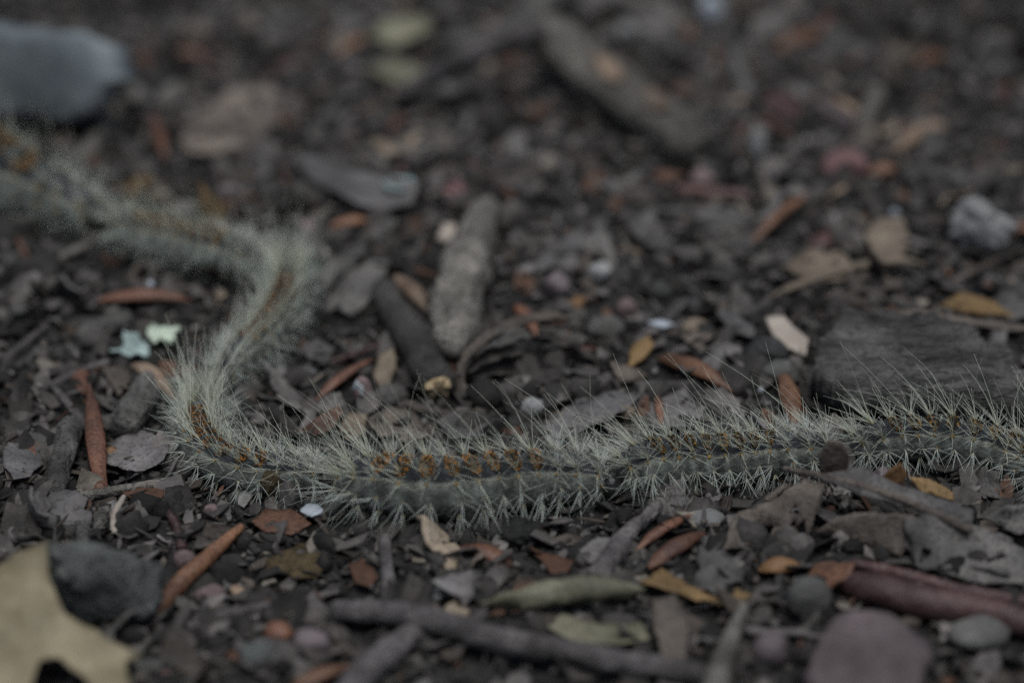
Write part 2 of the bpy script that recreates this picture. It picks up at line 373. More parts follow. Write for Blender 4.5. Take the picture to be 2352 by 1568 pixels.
# ---- leaves: a torn outline filled with a fine triangulation, undulating, with thickness and a raised midrib
def sheet_mesh(B, seed=0, jag=0.25, wave=0.35, curl=0.0, thick=0.16, step=None, holes=0, rib=None):
    """B: (n,3) outline in mm.  Returns verts (mm) and triangles of a closed thin solid."""
    B = np.asarray(B, float); rs = np.random.default_rng(seed)
    c = B.mean(0)
    _, _, vt = np.linalg.svd(B - c)
    e1, e2, e3 = vt
    if e3[2] < 0: e3 = -e3
    e2 = np.cross(e3, e1)
    size = np.linalg.norm(B.max(0) - B.min(0))
    step = step or max(size / 16, 0.35)
    # densify and tear the outline
    loop = []
    nB = len(B)
    for i in range(nB):
        a, b = B[i], B[(i + 1) % nB]
        k = max(1, int(round(np.linalg.norm(b - a) / (step * 0.6))))
        for j in range(k):
            loop.append(a + (b - a) * j / k)
    loop = np.array(loop)
    uvw = np.stack([(loop - c) @ e1, (loop - c) @ e2, (loop - c) @ e3], -1)
    nn = len(loop)
    ctr2 = uvw[:, :2].mean(0)
    rad = uvw[:, :2] - ctr2; rl = np.linalg.norm(rad, axis=1)[:, None] + 1e-9
    jn = rs.normal(0, 1, nn) * 0.22 + 1.2 * fbm(np.stack([uvw[:, 0] / (step * 2.2), uvw[:, 1] / (step * 2.2), np.full(nn, seed * 1.3)], -1), seed)
    uvw[:, :2] += rad / rl * (jn * jag * step)[:, None]
    # interior points
    lo, hi = uvw[:, :2].min(0), uvw[:, :2].max(0)
    gx = np.arange(lo[0] + step / 2, hi[0], step); gy = np.arange(lo[1] + step / 2, hi[1], step)
    gp = np.array([[x, y] for x in gx for y in gy]).reshape(-1, 2)
    if len(gp): gp = gp + rs.uniform(-0.25, 0.25, gp.shape) * step
    def inside(pts):
        x, y = pts[:, 0], pts[:, 1]; ins = np.zeros(len(pts), bool)
        for i in range(nn):
            x1, y1 = uvw[i, :2]; x2, y2 = uvw[(i + 1) % nn, :2]
            cnd = ((y1 > y) != (y2 > y)) & (x < (x2 - x1) * (y - y1) / (y2 - y1 + 1e-15) + x1)
            ins ^= cnd
        return ins
    if len(gp):
        gp = gp[inside(gp)]
    if len(gp):
        d = np.linalg.norm(gp[:, None, :] - uvw[None, :, :2], axis=2).min(1); gp = gp[d > step * 0.35]
    pts2 = [Vector((float(a), float(b))) for a, b in np.vstack([uvw[:, :2], gp.reshape(-1, 2)])]
    vo, eo, fo, *_ = delaunay_2d_cdt(pts2, [], [list(range(nn))], 1, 1e-4)
    V2 = np.array([[p.x, p.y] for p in vo]); F = np.array([list(f) for f in fo if len(f) == 3])
    # orient
    a, b_, c_ = V2[F[:, 0]], V2[F[:, 1]], V2[F[:, 2]]
    ar = (b_[:, 0] - a[:, 0]) * (c_[:, 1] - a[:, 1]) - (b_[:, 1] - a[:, 1]) * (c_[:, 0] - a[:, 0])
    F[ar < 0] = F[ar < 0][:, ::-1]
    if holes:
        cen = V2[F].mean(1)
        hn = fbm(np.stack([cen[:, 0] / (size * 0.12), cen[:, 1] / (size * 0.12), np.full(len(cen), 7.7 + seed)], -1), seed + 9, 2)
        F = F[hn < np.quantile(hn, 1 - holes)]
    d = np.linalg.norm(V2[:, None, :] - uvw[None, :, :2], axis=2) + step * 0.15
    w = 1 / d ** 2.5; W = (w * uvw[None, :, 2]).sum(1) / w.sum(1)
    sc = size * 0.22
    W = W + wave * size * 0.06 * fbm(np.stack([V2[:, 0] / sc, V2[:, 1] / sc, np.full(len(V2), seed * 0.71)], -1), seed + 3, 3)
    half = max(hi[1] - lo[1], 1e-6) / 2
    W = W + curl * half * ((V2[:, 1] - (hi[1] + lo[1]) / 2) / half) ** 2
    if rib is not None:
        W = W + thick * 1.6 * np.exp(-((V2[:, 1] - rib * half) / (size * 0.02)) ** 2) - thick * 2.0 * np.exp(-((V2[:, 1] - rib * half) / (size * 0.09)) ** 2)
    top = c + V2[:, :1] * e1 + V2[:, 1:2] * e2 + W[:, None] * e3
    # normals for the thickness
    fn = np.cross(top[F[:, 1]] - top[F[:, 0]], top[F[:, 2]] - top[F[:, 0]])
    vn = np.zeros_like(top)
    for k in range(3): np.add.at(vn, F[:, k], fn)
    vn /= np.linalg.norm(vn, axis=1)[:, None] + 1e-12
    bot = top - vn * thick
    n = len(top)
    ed = {}
    for f in F:
        for k in range(3):
            e = (int(f[k]), int(f[(k + 1) % 3]))
            ed[e] = 1
    side = [(x, y) for (x, y) in ed if (y, x) not in ed]
    tris = [F, F[:, ::-1] + n]
    sd = []
    for x, y in side:
        sd += [(y, x, x + n), (y, x + n, y + n)]
    if sd: tris.append(np.array(sd))
    return np.vstack([top, bot]), np.vstack(tris)

def leaf(label, short, outline, m, name='leaf', cat='leaf', group=None, lift=0.5, thick=0.16, seed=None, on=None, **kw):
    B = []
    for p in outline:
        if on is not None:
            B.append(P_on(on, p[0], p[1], lift * 1e-3) * 1e3); continue
        B.append(P(p[0], p[1], ((p[2] if len(p) > 2 else 0) + lift + 0.35) * 1e-3) * 1e3)
    seed = seed if seed is not None else sum(map(ord, label)) % 997
    v, t = sheet_mesh(B, seed=seed, thick=thick, **kw)
    v = v * 1e-3
    b, lv = based(v)
    o = obj(name, mesh_np(name, lv, t), m, loc=b)
    tag(o, label, cat, group); record(short, v)
    return o

# ---- stones
_ico = {}
def ico(sub):
    if sub not in _ico:
        bm = bmesh.new(); bmesh.ops.create_icosphere(bm, subdivisions=sub, radius=1)
        _ico[sub] = (np.array([v.co[:] for v in bm.verts]), np.array([[v.index for v in f.verts] for f in bm.faces])); bm.free()
    return _ico[sub]

def rock_verts(rx, ry, rz, seed=0, cuts=9, rough=0.06, sub=3, square=1.0):
    rs = np.random.default_rng(seed)
    v, f = ico(sub); v = v.copy()
    if square != 1.0:
        k = (np.abs(v) ** (2 / square)).sum(1) ** (square / 2)      # superellipsoid
        v = v / k[:, None]
    for _ in range(cuts):
        n = rs.normal(size=3); n /= np.linalg.norm(n); d = rs.uniform(0.66, 0.92) * (1.25 if square < 1 else 1)
        over = v @ n - d
        v = v - np.maximum(over, 0)[:, None] * n * 0.92
    v = v * (1 + rough * fbm(v * 2.2 + seed, seed, 4))[:, None]
    return v * np.array([rx, ry, rz]), f

def hull_verts(rx, ry, rz, seed=0, npts=16, rough=0.04, cuts=5):
    rs = np.random.default_rng(seed)
    p = rs.normal(size=(npts, 3)); p /= np.linalg.norm(p, axis=1)[:, None]
    p = p / (np.abs(p) ** 4).sum(1)[:, None] ** 0.25 * rs.uniform(0.82, 1.02, (npts, 1))
    bm = bmesh.new()
    for q in p: bm.verts.new(q)
    res = bmesh.ops.convex_hull(bm, input=bm.verts)
    bmesh.ops.delete(bm, geom=[g_ for g_ in res['geom_interior'] if isinstance(g_, bmesh.types.BMVert)], context='VERTS')
    bmesh.ops.bevel(bm, geom=list(bm.edges), offset=0.06, segments=2, affect='EDGES')
    bmesh.ops.triangulate(bm, faces=bm.faces)
    for _ in range(3):
        lg = [e for e in bm.edges if e.calc_length() > 0.16]
        bmesh.ops.subdivide_edges(bm, edges=lg, cuts=1); bmesh.ops.triangulate(bm, faces=bm.faces)
    bm.verts.index_update()
    v = np.array([v_.co[:] for v_ in bm.verts]); f = np.array([[v_.index for v_ in f_.verts] for f_ in bm.faces]); bm.free()
    v = v * (1 + rough * fbm(v * 3.1 + seed, seed, 4))[:, None]
    return v * np.array([rx, ry, rz]), f

def stone(label, short, px, py, hw, hh, m, depth=None, name='pebble', cat='pebble', group=None, rot=0.0, lift=0.0, cuts=9, rough=0.07, sub=3, square=1.0, seed=None, sink=0.18, flat_top=None, on=None, hull=0):
    """hw, hh: half width and half height of its picture in photo pixels; its depth follows from a usual pebble shape"""
    k = mpp(px, py); seed = seed if seed is not None else sum(map(ord, label)) % 997
    rx = hw * k; ry = (depth * k) if depth else rx * 0.8
    # picture height of an ellipsoid seen from about 32 degrees above
    a = R(32); rz2 = (hh * k) ** 2 - (ry * math.sin(a)) ** 2
    rz = math.sqrt(max(rz2, (0.35 * hh * k) ** 2)) / math.cos(a)
    v, f = hull_verts(rx, ry, rz, seed, hull, rough) if hull else rock_verts(rx, ry, rz, seed, cuts, rough, sub, square)
    c_, s_ = math.cos(rot), math.sin(rot)
    v = v @ np.array([[c_, 0, -s_], [0, 1, 0], [s_, 0, c_]]).T
    if flat_top is not None:
        v[:, 2] = np.minimum(v[:, 2], rz * flat_top + 0.06 * rz * fbm(v / (rx * 0.35), seed, 3))
    c = P(px, py, rz * (1 - sink) + lift * 1e-3) if on is None else P_on(on, px, py, rz * 0.8)
    w = v + c
    b, lv = based(w)
    o = obj(name, mesh_np(name, lv, f), m, loc=b)
    tag(o, label, cat, group); record(short, w)
    return o

# ---- bud scales and husks: a thin pointed half shell
def husk_verts(p0, p1, w, arc=1.25, bend=0.06, thick=0.00016, nu=22, nv=11, blunt=0.0, twist=0.0):
    p0 = np.asarray(p0, float); p1 = np.asarray(p1, float)
    a = p1 - p0; L = np.linalg.norm(a); a /= L
    s = np.cross(a, [0, 0, 1.0]); s /= np.linalg.norm(s) + 1e-12; up = np.cross(s, a)
    u = np.linspace(0, 1, nu)[:, None]; v = np.linspace(-1, 1, nv)[None, :]
    prof = np.maximum(np.sin(np.pi * np.clip(u, 0, 1) ** (0.85)) ** 0.75, 0.03)
    if blunt: prof = np.maximum(prof, blunt * (u < 0.5))
    prof = prof * w
    ang = v * arc + twist * (u - 0.5)
    def lay(off):
        rr = prof / math.sin(min(arc, 1.5)) + off
        return (p0 + a * (u * L)[..., None] + s * (np.sin(ang) * rr)[..., None]
                + up * (np.cos(ang) * rr - math.cos(arc) * prof / math.sin(min(arc, 1.5)) + bend * L * np.sin(np.pi * u))[..., None])
    top = lay(0).reshape(-1, 3); bot = lay(-thick).reshape(-1, 3)
    n = nu * nv
    i = np.arange(nu - 1)[:, None] * nv; j = np.arange(nv - 1)[None, :]
    q = np.stack([i + j, i + j + 1, i + nv + j + 1, i + nv + j], -1).reshape(-1, 4)
    quads = [q[:, ::-1], q + n]
    bl = list(range(nv)) + [k * nv + nv - 1 for k in range(1, nu)] + [(nu - 1) * nv + k for k in range(nv - 2, -1, -1)] + [k * nv for k in range(nu - 2, 0, -1)]
    bl = np.array(bl); b2 = np.roll(bl, -1)
    quads.append(np.stack([bl, b2, b2 + n, bl + n], -1))
    return np.vstack([top, bot]), np.vstack(quads)

def husk(label, short, a, b, w_px, m, name='bud_scale', cat='bud scale', group=None, lift=0.55, **kw):
    la = (a[2] if len(a) > 2 else 0); lb = (b[2] if len(b) > 2 else 0)
    p0 = P(a[0], a[1], (la + lift) * 1e-3); p1 = P(b[0], b[1], (lb + lift) * 1e-3)
    w = w_px * mpp((a[0] + b[0]) / 2, (a[1] + b[1]) / 2)
    v, q = husk_verts(p0, p1, w, **kw)
    sd = sum(map(ord, label)) % 997
    v = v + 0.10 * w * fbm(v / (w * 1.5), sd, 2)[:, None] * np.array([0.3, 0.3, 1.0])
    bs, lv = based(v)
    o = obj(name, mesh_np(name, lv, None, q), m, loc=bs)
    tag(o, label, cat, group); record(short, v)
    return o

# ================================================================== GROUND: one sheet, fine where the camera looks, out to 40 m
def axis(lo, hi, step, far):
    a = list(np.arange(lo, hi + 1e-9, step)); s = step; x = hi
    up = []
    while x < far: s *= 1.22; x += s; up.append(x)
    s = step; x = lo; dn = []
    while x > -far: s *= 1.22; x -= s; dn.append(x)
    return np.array(dn[::-1] + a + up)
gx = axis(-0.10, 0.10, 0.00048, 40); gy = axis(0.165, 0.385, 0.00050, 40)
X, Y = np.meshgrid(gx, gy)
near = np.exp(-np.maximum(np.hypot(X, Y - 0.27) - 0.16, 0) / 0.3)
Z = G(X, Y)
q3 = lambda s, k: np.stack([X / s, Y / s, np.full_like(X, k)], -1)
Z = Z + near * (0.00050 * np.abs(vnoise(q3(0.0042, 1), 11)) + 0.00030 * np.abs(vnoise(q3(0.0019, 2), 12)) + 0.00014 * vnoise(q3(0.0009, 3), 13) - 0.00035)
ny, nx = X.shape
i = np.arange(ny - 1)[:, None] * nx; j = np.arange(nx - 1)[None, :]
quads = np.stack([i + j, i + j + 1, i + nx + j + 1, i + nx + j], -1).reshape(-1, 4)
g = obj('ground', mesh_np('ground', np.stack([X, Y, Z], -1).reshape(-1, 3), None, quads), 'soil')
tag(g, 'dark crumbly forest soil under the leaf litter', None, None, 'structure')

# ================================================================== CATERPILLARS
class Caterpillar:
    pass

wart_me = None
def make_caterpillar(label, pts, r_px, seed, hair_amt=1.0, orange_amt=0.3, segs=13, lean=1.0, tail_amt=1.0, hlen=1.0, pale=1.0):
    global wart_me
    rs = np.random.default_rng(seed)
    c0, r0 = pxpath(pts, r_px, 0.78)
    n = 130
    cr = catmull(np.hstack([c0, r0[:, None]]), n)
    c, rad = cr[:, :3], cr[:, 3]
    # keep the belly on the floor
    gz = G(c[:, 0], c[:, 1]); k = np.ones(9) / 9
    gz = np.convolve(np.pad(gz, 4, 'edge'), k, 'valid')
    c[:, 2] = np.maximum(c[:, 2], gz + rad * 0.86)
    u = np.linspace(0, 1, n)
    ph = (u * segs) % 1.0
    bul = 0.87 + 0.15 * np.sin(np.pi * ph) ** 0.7
    endp = np.clip(u / 0.05, 0, 1) ** 0.5 * np.clip((1 - u) / 0.045, 0, 1) ** 0.5
    taper = 1 - 0.26 * np.clip((u - 0.80) / 0.20, 0, 1) ** 1.3 - 0.34 * np.clip((0.16 - u) / 0.16, 0, 1) ** 1.2
    prof = rad * bul * taper * np.maximum(endp, 0.12)
    T, S_, U = frames(c)
    sides = 48
    th = np.linspace(-np.pi, np.pi, sides, endpoint=False)      # 0 = back, +90 = right flank
    oval = 1 - 0.10 * (np.cos(th) < -0.2) * (-np.cos(th) - 0.2)
    def surf(uu, phi, off=0.0):
        """point and outward normal on the skin"""
        f = np.clip(np.asarray(uu) * (n - 1), 0, n - 1.001); i0 = f.astype(int); w = (f - i0)
        lerp = lambda a: a[i0] * (1 - w[:, None]) + a[i0 + 1] * w[:, None]
        cc, ss, uv, tt = lerp(c), lerp(S_), lerp(U), lerp(T)
        rr = prof[i0] * (1 - w) + prof[i0 + 1] * w
        d = np.cos(phi)[:, None] * uv + np.sin(phi)[:, None] * ss
        return cc + d * (rr + off)[:, None], d, tt
    dirs = np.cos(th)[None, :, None] * U[:, None] + np.sin(th)[None, :, None] * S_[:, None]
    V = c[:, None] + dirs * (prof[:, None] * oval[None])[..., None]
    # side folds: a swelling under each lower wart
    lump = np.exp(-((np.abs(th) - R(82)) / R(20)) ** 2)[None] * (np.sin(np.pi * ph) ** 2)[:, None]
    V = V + dirs * (lump * rad[:, None] * 0.10)[..., None]
    V = V + dirs * (rad[:, None] * 0.03 * fbm(V / 0.0009, seed, 2))[..., None]
    # prolegs and legs: fleshy stubs pushed down out of the belly
    for sg in (0.6, 4.5, 5.5, 6.5, 7.5, 10.6, 11.4, 12.1):
        bump = np.exp(-((u * segs - sg) / 0.26) ** 2)[:, None] * np.exp(-((np.abs(th) - R(152)) / R(13)) ** 2)[None]
        V[..., 2] -= bump * rad[:, None] * 0.34
    # colours of the skin
    at = np.abs(np.degrees(th))
    back = np.array([0.032, 0.036, 0.040]); line = np.array([0.25, 0.25, 0.21]); flank = np.array([0.12, 0.130, 0.115]) * pale; belly = np.array([0.085, 0.075, 0.055])
    colr = np.zeros((n, sides, 3))
    sm = lambda x, a, b: np.clip((x - a) / (b - a), 0, 1)
    k1 = sm(at, 38, 46)[None, :, None]; k2 = sm(at, 46, 58)[None, :, None]; k3 = sm(at, 95, 118)[None, :, None]
    colr = back * (1 - k1) + line * k1
    colr = colr * (1 - k2) + flank * k2
    colr = colr * (1 - k3) + belly * k3
    mott = fbm(V / 0.0008, seed + 4, 3)[..., None]
    colr = np.clip(colr * (1 + 0.45 * mott), 0.008, 1)
    colr = colr * (0.75 + 0.25 * np.sin(np.pi * ph)[:, None, None])
    v = V.reshape(-1, 3)
    i = np.arange(n - 1)[:, None] * sides; j = np.arange(sides)[None, :]; j2 = (j + 1) % sides
    q = np.stack([i + j, i + sides + j, i + sides + j2, i + j2], -1).reshape(-1, 4)
    v = np.vstack([v, v[:sides].mean(0), v[-sides:].mean(0)])
    kk = np.arange(sides); nn = n * sides
    t = np.vstack([np.stack([np.full(sides, nn), kk, (kk + 1) % sides], -1), np.stack([np.full(sides, nn + 1), nn - sides + (kk + 1) % sides, nn - sides + kk], -1)])
    colv = np.vstack([colr.reshape(-1, 3), back, back])
    base = np.array([c[n // 2, 0], c[n // 2, 1], v[:, 2].min()])
    root = bpy.data.objects.new('caterpillar', None); COL.objects.link(root); root.location = base; root.empty_display_size = 0.005
    tag(root, label, 'caterpillar', 'caterpillars walking nose to tail')
    obj('body', mesh_np('body', v - base, t, q, col=colv), 'cat_body', parent=root)
    # head: two glossy lobes and a mouth end
    hv, hf = rock_verts(1, 1, 1, seed, cuts=0, rough=0.03, sub=3)
    hv[:, 2] -= 0.14 * np.exp(-(hv[:, 1] / 0.22) ** 2) * (hv[:, 2] > 0)
    hr = rad[-1] * 0.62
    M = np.stack([T[-1], S_[-1], U[-1]])
    hc = c[-1] + T[-1] * rad[-1] * 0.10 - U[-1] * rad[-1] * 0.18
    obj('head', mesh_np('head', (hv * np.array([0.8, 1.0, 1.0]) * hr) @ M + hc - base, hf), 'cat_head', parent=root)
    # warts
    if wart_me is None:
        wv, wf = rock_verts(1, 1, 0.8, 5, cuts=0, rough=0.12, sub=2)
        wart_me = mesh_np('wart', wv, wf)
        wart_me.materials.append(MATS['cat_wart'])
    mid = (np.arange(segs) + 0.52) / segs
    for side in (-1, 1):
        for phi, sz, seg0 in ((46, 0.085, 0), (77, 0.075, 0)):
            pos, d, _ = surf(mid + (0.0 if phi == 46 else 0.012), np.full(segs, R(phi) * side), 0.0)
            for s_i in range(segs):
                w = bpy.data.objects.new('wart', wart_me); COL.objects.link(w); w.parent = root
                w.location = pos[s_i] - base
                w.rotation_euler = Vector(d[s_i]).to_track_quat('Z', 'Y').to_euler()
                s0 = rad.mean() * sz * rs.uniform(0.8, 1.2); w.scale = (s0, s0, s0)
    # velvet patches on the back of the middle segments
    nu_, nv_ = 9, 13
    for s_i in range(2, segs - 3):
        uc = mid[s_i]
        du = np.linspace(-1, 1, nu_)[:, None] + 0 * np.zeros((1, nv_)); dv = np.linspace(-1, 1, nv_)[None, :] + 0 * np.zeros((nu_, 1))
        hw = 0.33 / segs; ha = R(35)
        uu = uc + du * hw * np.sqrt(np.maximum(1 - 0.75 * dv ** 2, 0)); aa = dv * ha * np.sqrt(np.maximum(1 - 0.25 * du ** 2, 0))
        h = 0.11 * rad.mean() * np.maximum(1 - (du ** 2) * 0.9, 0) * np.maximum(1 - dv ** 4, 0) - 0.01 * rad.mean()
        pos, d, _ = surf(uu.ravel(), aa.ravel()); pos = pos + d * h.ravel()[:, None]
        rim = np.clip(np.maximum(np.abs(du), np.abs(dv)) * 1.5 - 0.75, 0, 1).ravel()[:, None]
        sp = rs.random(len(rim))[:, None]
        orange = np.array([11.0, 6.2, 2.6])
        cl = np.where(sp < 0.10 + (0.25 + 0.5 * orange_amt) * rim, orange, np.array([0.7, 0.7, 0.6])) * rs.uniform(0.5, 1.2, (len(rim), 1))
        ii = np.arange(nu_ - 1)[:, None] * nv_; jj = np.arange(nv_ - 1)[None, :]
        qq = np.stack([ii + jj, ii + nv_ + jj, ii + nv_ + jj + 1, ii + jj + 1], -1).reshape(-1, 4)
        # velvet grains standing on the patch
        gn = 90
        gu = rs.uniform(-1, 1, gn); gvv = rs.uniform(-1, 1, gn)
        gp, gd, _ = surf(uc + gu * hw * np.sqrt(1 - 0.75 * gvv ** 2), gvv * ha * 0.95)
        gv, gt, gc = hair_arrays(gp + gd * 0.04 * rad.mean(), gd + rs.normal(0, 0.35, (gn, 3)), rs.uniform(0.05, 0.13, gn) * rad.mean(), 0.034 * rad.mean(), np.zeros((gn, 3)),
                                 np.where(rs.random((gn, 1)) < orange_amt, np.array([17.0, 9.5, 3.4]), np.where(rs.random((gn, 1)) < 0.22, np.array([13.0, 11.0, 4.5]), np.array([1.0, 0.9, 0.7]))) * rs.uniform(0.5, 1.4, (gn, 1)), steps=2)
        vv = np.vstack([pos, gv]); 
        obj('velvet_patch', mesh_np('velvet_patch', vv - base, gt + len(pos), qq, col=np.vstack([cl, gc])), 'cat_patch', parent=root)
    # ---- hair
    rm = rad.mean()
    roots, ds, ls, bends, cols, rads = [], [], [], [], [], []
    cream = np.array([0.60, 0.615, 0.50]); greyw = np.array([0.52, 0.555, 0.50]); whit = np.array([0.70, 0.715, 0.66]); och = np.array([0.40, 0.33, 0.17])
    def add(uu, phi, cnt, spread, length, back_lean, up, tone, thin=1.0, bend=0.18):
        cnt = int(cnt * hair_amt)
        if cnt < 1: return
        uu = np.full(cnt, uu) + rs.normal(0, 0.0035, cnt); ph_ = np.full(cnt, phi) + rs.normal(0, 0.035, cnt)
        p, d, tt = surf(np.clip(uu, 0.002, 0.998), ph_)
        dd = d + rs.normal(0, spread, (cnt, 3)) - tt * back_lean * lean + np.array([0, 0, up])
        dd /= np.linalg.norm(dd, axis=1)[:, None]
        bad = (dd * d).sum(1) < 0.12
        dd[bad] += d[bad] * 0.5
        L = rm * length * hlen * rs.uniform(0.35, 1.35, cnt)
        bd = rs.normal(0, bend * 0.5, (cnt, 3)) - tt * bend * rs.uniform(0, 1, (cnt, 1)) + np.array([0, 0, -bend * 0.4])
        roots.append(p); ds.append(dd); ls.append(L); bends.append(bd)
        cc = tone * rs.uniform(0.7, 1.15, (cnt, 1)); cols.append(cc); rads.append(np.full(cnt, 0.000032 * thin) * rs.uniform(0.75, 1.3, cnt))
    for s_i in range(segs):
        um = mid[s_i]; thor = s_i >= segs - 3; tail = s_i <= 1
        for side in (-1, 1):
            # back tufts
            add(um, R(29) * side, 7, 0.42, 1.1, 0.30, 0.20, cream)
            add(um + 0.012, R(36) * side, 5, 0.55, 0.7, 0.1, 0.05, greyw, 0.85)
            add(um, R(24) * side, 5, 0.26, 2.9, 0.65, 0.45, cream, 0.85, 0.34)
            # star tufts of the side warts
            add(um, R(46) * side, 8, 0.70, 1.10, 0.10, 0.0, cream, 1.12)
            add(um + 0.012, R(77) * side, 10, 0.55, 1.2, 0.05, -0.45, greyw, 1.12)
            add(um + 0.012, R(106) * side, 10, 0.42, 1.0, 0.0, -0.5, greyw)
            if thor:
                add(um, R(26) * side, 30, 0.55, 0.85, -0.20, 0.2, whit, 0.8)
                add(um, R(60) * side, 9, 0.5, 1.1, -0.45, 0.0, greyw)
            if tail:
                add(um, R(35) * side, 20, 0.40, 1.5, 0.9, 0.25, cream)
                if tail_amt > 1:
                    add(um, R(30) * side, 22 * tail_amt, 0.60, 1.7, 0.35, 0.55, cream)
                    add(um, R(18) * side, 5 * tail_amt, 0.32, 3.2, 0.30, 0.9, cream, 0.9, 0.2)
                    add(um, R(70) * side, 12 * tail_amt, 0.6, 1.5, 0.3, 0.0, greyw)
                add(um, R(75) * side, 13, 0.40, 1.4, 0.9, -0.1, greyw)
        add(um + 0.03, 0.0, 5, 0.5, 0.6, 0.2, 0.1, whit, 0.8)
    A = lambda x: np.concatenate(x)
    hv, ht, hc_ = hair_arrays(A(roots), A(ds), A(ls), A(rads), A(bends), A(cols), steps=5, base_tint=och)
    h = obj('hair', mesh_np('hair', hv - base, ht, col=hc_), 'cat_hair', parent=root); h['kind'] = 'stuff'
    # short grey down on back and flanks
    m_ = int(2600 * hair_amt)
    uu = rs.uniform(0.02, 0.98, m_); pp = rs.uniform(R(-110), R(110), m_)
    p, d, tt = surf(uu, pp)
    dd = d + rs.normal(0, 0.5, (m_, 3)) - tt * 0.4
    dark = (np.abs(pp) < R(42))[:, None]
    fc = (1 + 0.35 * (pale - 1)) * np.where(dark, np.array([0.06, 0.065, 0.066]), np.array([0.23, 0.245, 0.222])) * rs.uniform(0.5, 1.2, (m_, 1))
    fv, ft, fcc = hair_arrays(p, dd, rs.uniform(0.07, 0.20, m_) * rm, 0.00002, np.zeros((m_, 3)), fc, steps=2)
    f = obj('down', mesh_np('down', fv - base, ft, col=fcc), 'cat_hair', parent=root); f['kind'] = 'stuff'
    HEROES.append((None, c[:, :2].mean(0), c[::6, :2]))
    CHAIN.append((c[:, :2], rad))
    return root

def hair_arrays(root, d, L, r, bend, col, steps=5, base_tint=None):
    root = np.asarray(root); N = len(root)
    d = d / (np.linalg.norm(d, axis=1)[:, None] + 1e-12)
    L = np.broadcast_to(np.asarray(L, float), (N,)); r = np.broadcast_to(np.asarray(r, float), (N,))
    t = np.linspace(0, 1, steps)
    pts = root[:, None] + d[:, None] * (L[:, None] * t)[..., None] + bend[:, None] * (L[:, None] * t ** 2)[..., None]
    a = np.cross(d, [0.31, 0.52, 0.79]); a /= np.linalg.norm(a, axis=1)[:, None] + 1e-12
    b = np.cross(d, a)
    th = np.array([0, 2.094, 4.189])
    ring = np.cos(th)[None, :, None] * a[:, None] + np.sin(th)[None, :, None] * b[:, None]      # N,3,3
    rr = r[:, None] * (1.15 - 0.85 * t)[None]
    v = pts[:, :, None] + ring[:, None] * rr[:, :, None, None]          # N,steps,3,3
    per = steps * 3
    tr = []
    for s in range(steps - 1):
        for k in range(3):
            k2 = (k + 1) % 3; o = s * 3
            tr += [(o + k, o + k2, o + 3 + k2), (o + k, o + 3 + k2, o + 3 + k)]
    o = (steps - 1) * 3; tr.append((o, o + 1, o + 2))
    tr = np.array(tr)
    T_ = (tr[None] + (np.arange(N) * per)[:, None, None]).reshape(-1, 3)
    cc = np.repeat(col[:, None], steps, 1)
    if base_tint is not None:
        w = np.clip(1 - t * 4, 0, 1)[None, :, None] * 0.8
        cc = cc * (1 - w) + base_tint * w
    cc = np.repeat(cc[:, :, None], 3, 2)
    return v.reshape(-1, 3), T_, cc.reshape(-1, 3)

CHAIN = []
# tail first, head last; photo pixels of the body's middle line
make_caterpillar('blurred caterpillar with dark flanks below the blue-grey stone', [(-330, 262), (-200, 312), (-90, 366), (10, 418), (130, 466), (228, 506)], [100, 98, 92, 84, 64, 52], 11, 0.7, hlen=0.6, pale=1.3)
make_caterpillar('slim greenish caterpillar between the dark-flanked one and the bend by the sticks', [(250, 526), (330, 545), (420, 566), (500, 584), (560, 600), (606, 614)], [46, 50, 51, 50, 47, 42], 12, 0.75, hlen=0.72, pale=1.9)
make_caterpillar('bushy caterpillar coming forward downhill, beside the lichen flake', [(664, 628), (660, 680), (640, 735), (600, 785), (552, 828), (512, 868)], [40, 45, 46, 46, 44, 40], 13, 0.95, 0.45, tail_amt=2.8, hlen=0.95, pale=1.3)
make_caterpillar('curled bushy caterpillar rounding the bend beside the thick broken stick', [(470, 935), (456, 985), (470, 1036), (520, 1074), (595, 1094), (670, 1098), (742, 1100)], [40, 46, 50, 51, 51, 49, 46], 14, 1.0, 0.5, tail_amt=2.2)
make_caterpillar('fat caterpillar with orange velvet patches in front of the cut twig', [(776, 1112), (860, 1120), (940, 1130), (1020, 1132), (1140, 1118), (1262, 1106), (1345, 1106), (1398, 1108)], [64, 69, 72, 72, 69, 65, 60, 56], 15, 0.95, 0.6)
make_caterpillar('caterpillar with blackish velvet patches between the orange-patched one and the torn leaf', [(1416, 1094), (1470, 1078), (1540, 1068), (1639, 1064), (1740, 1056), (1830, 1048), (1916, 1042)], [54, 57, 58, 58, 57, 55, 52], 16, 0.9, 0.15)
make_caterpillar('arched caterpillar with long upright hairs below the bark slab', [(1948, 1038), (2010, 1026), (2080, 1016), (2150, 1014), (2240, 1026), (2310, 1050), (2390, 1085), (2480, 1130)], [50, 52, 52, 52, 52, 52, 52, 50], 17, 0.9, 0.08)

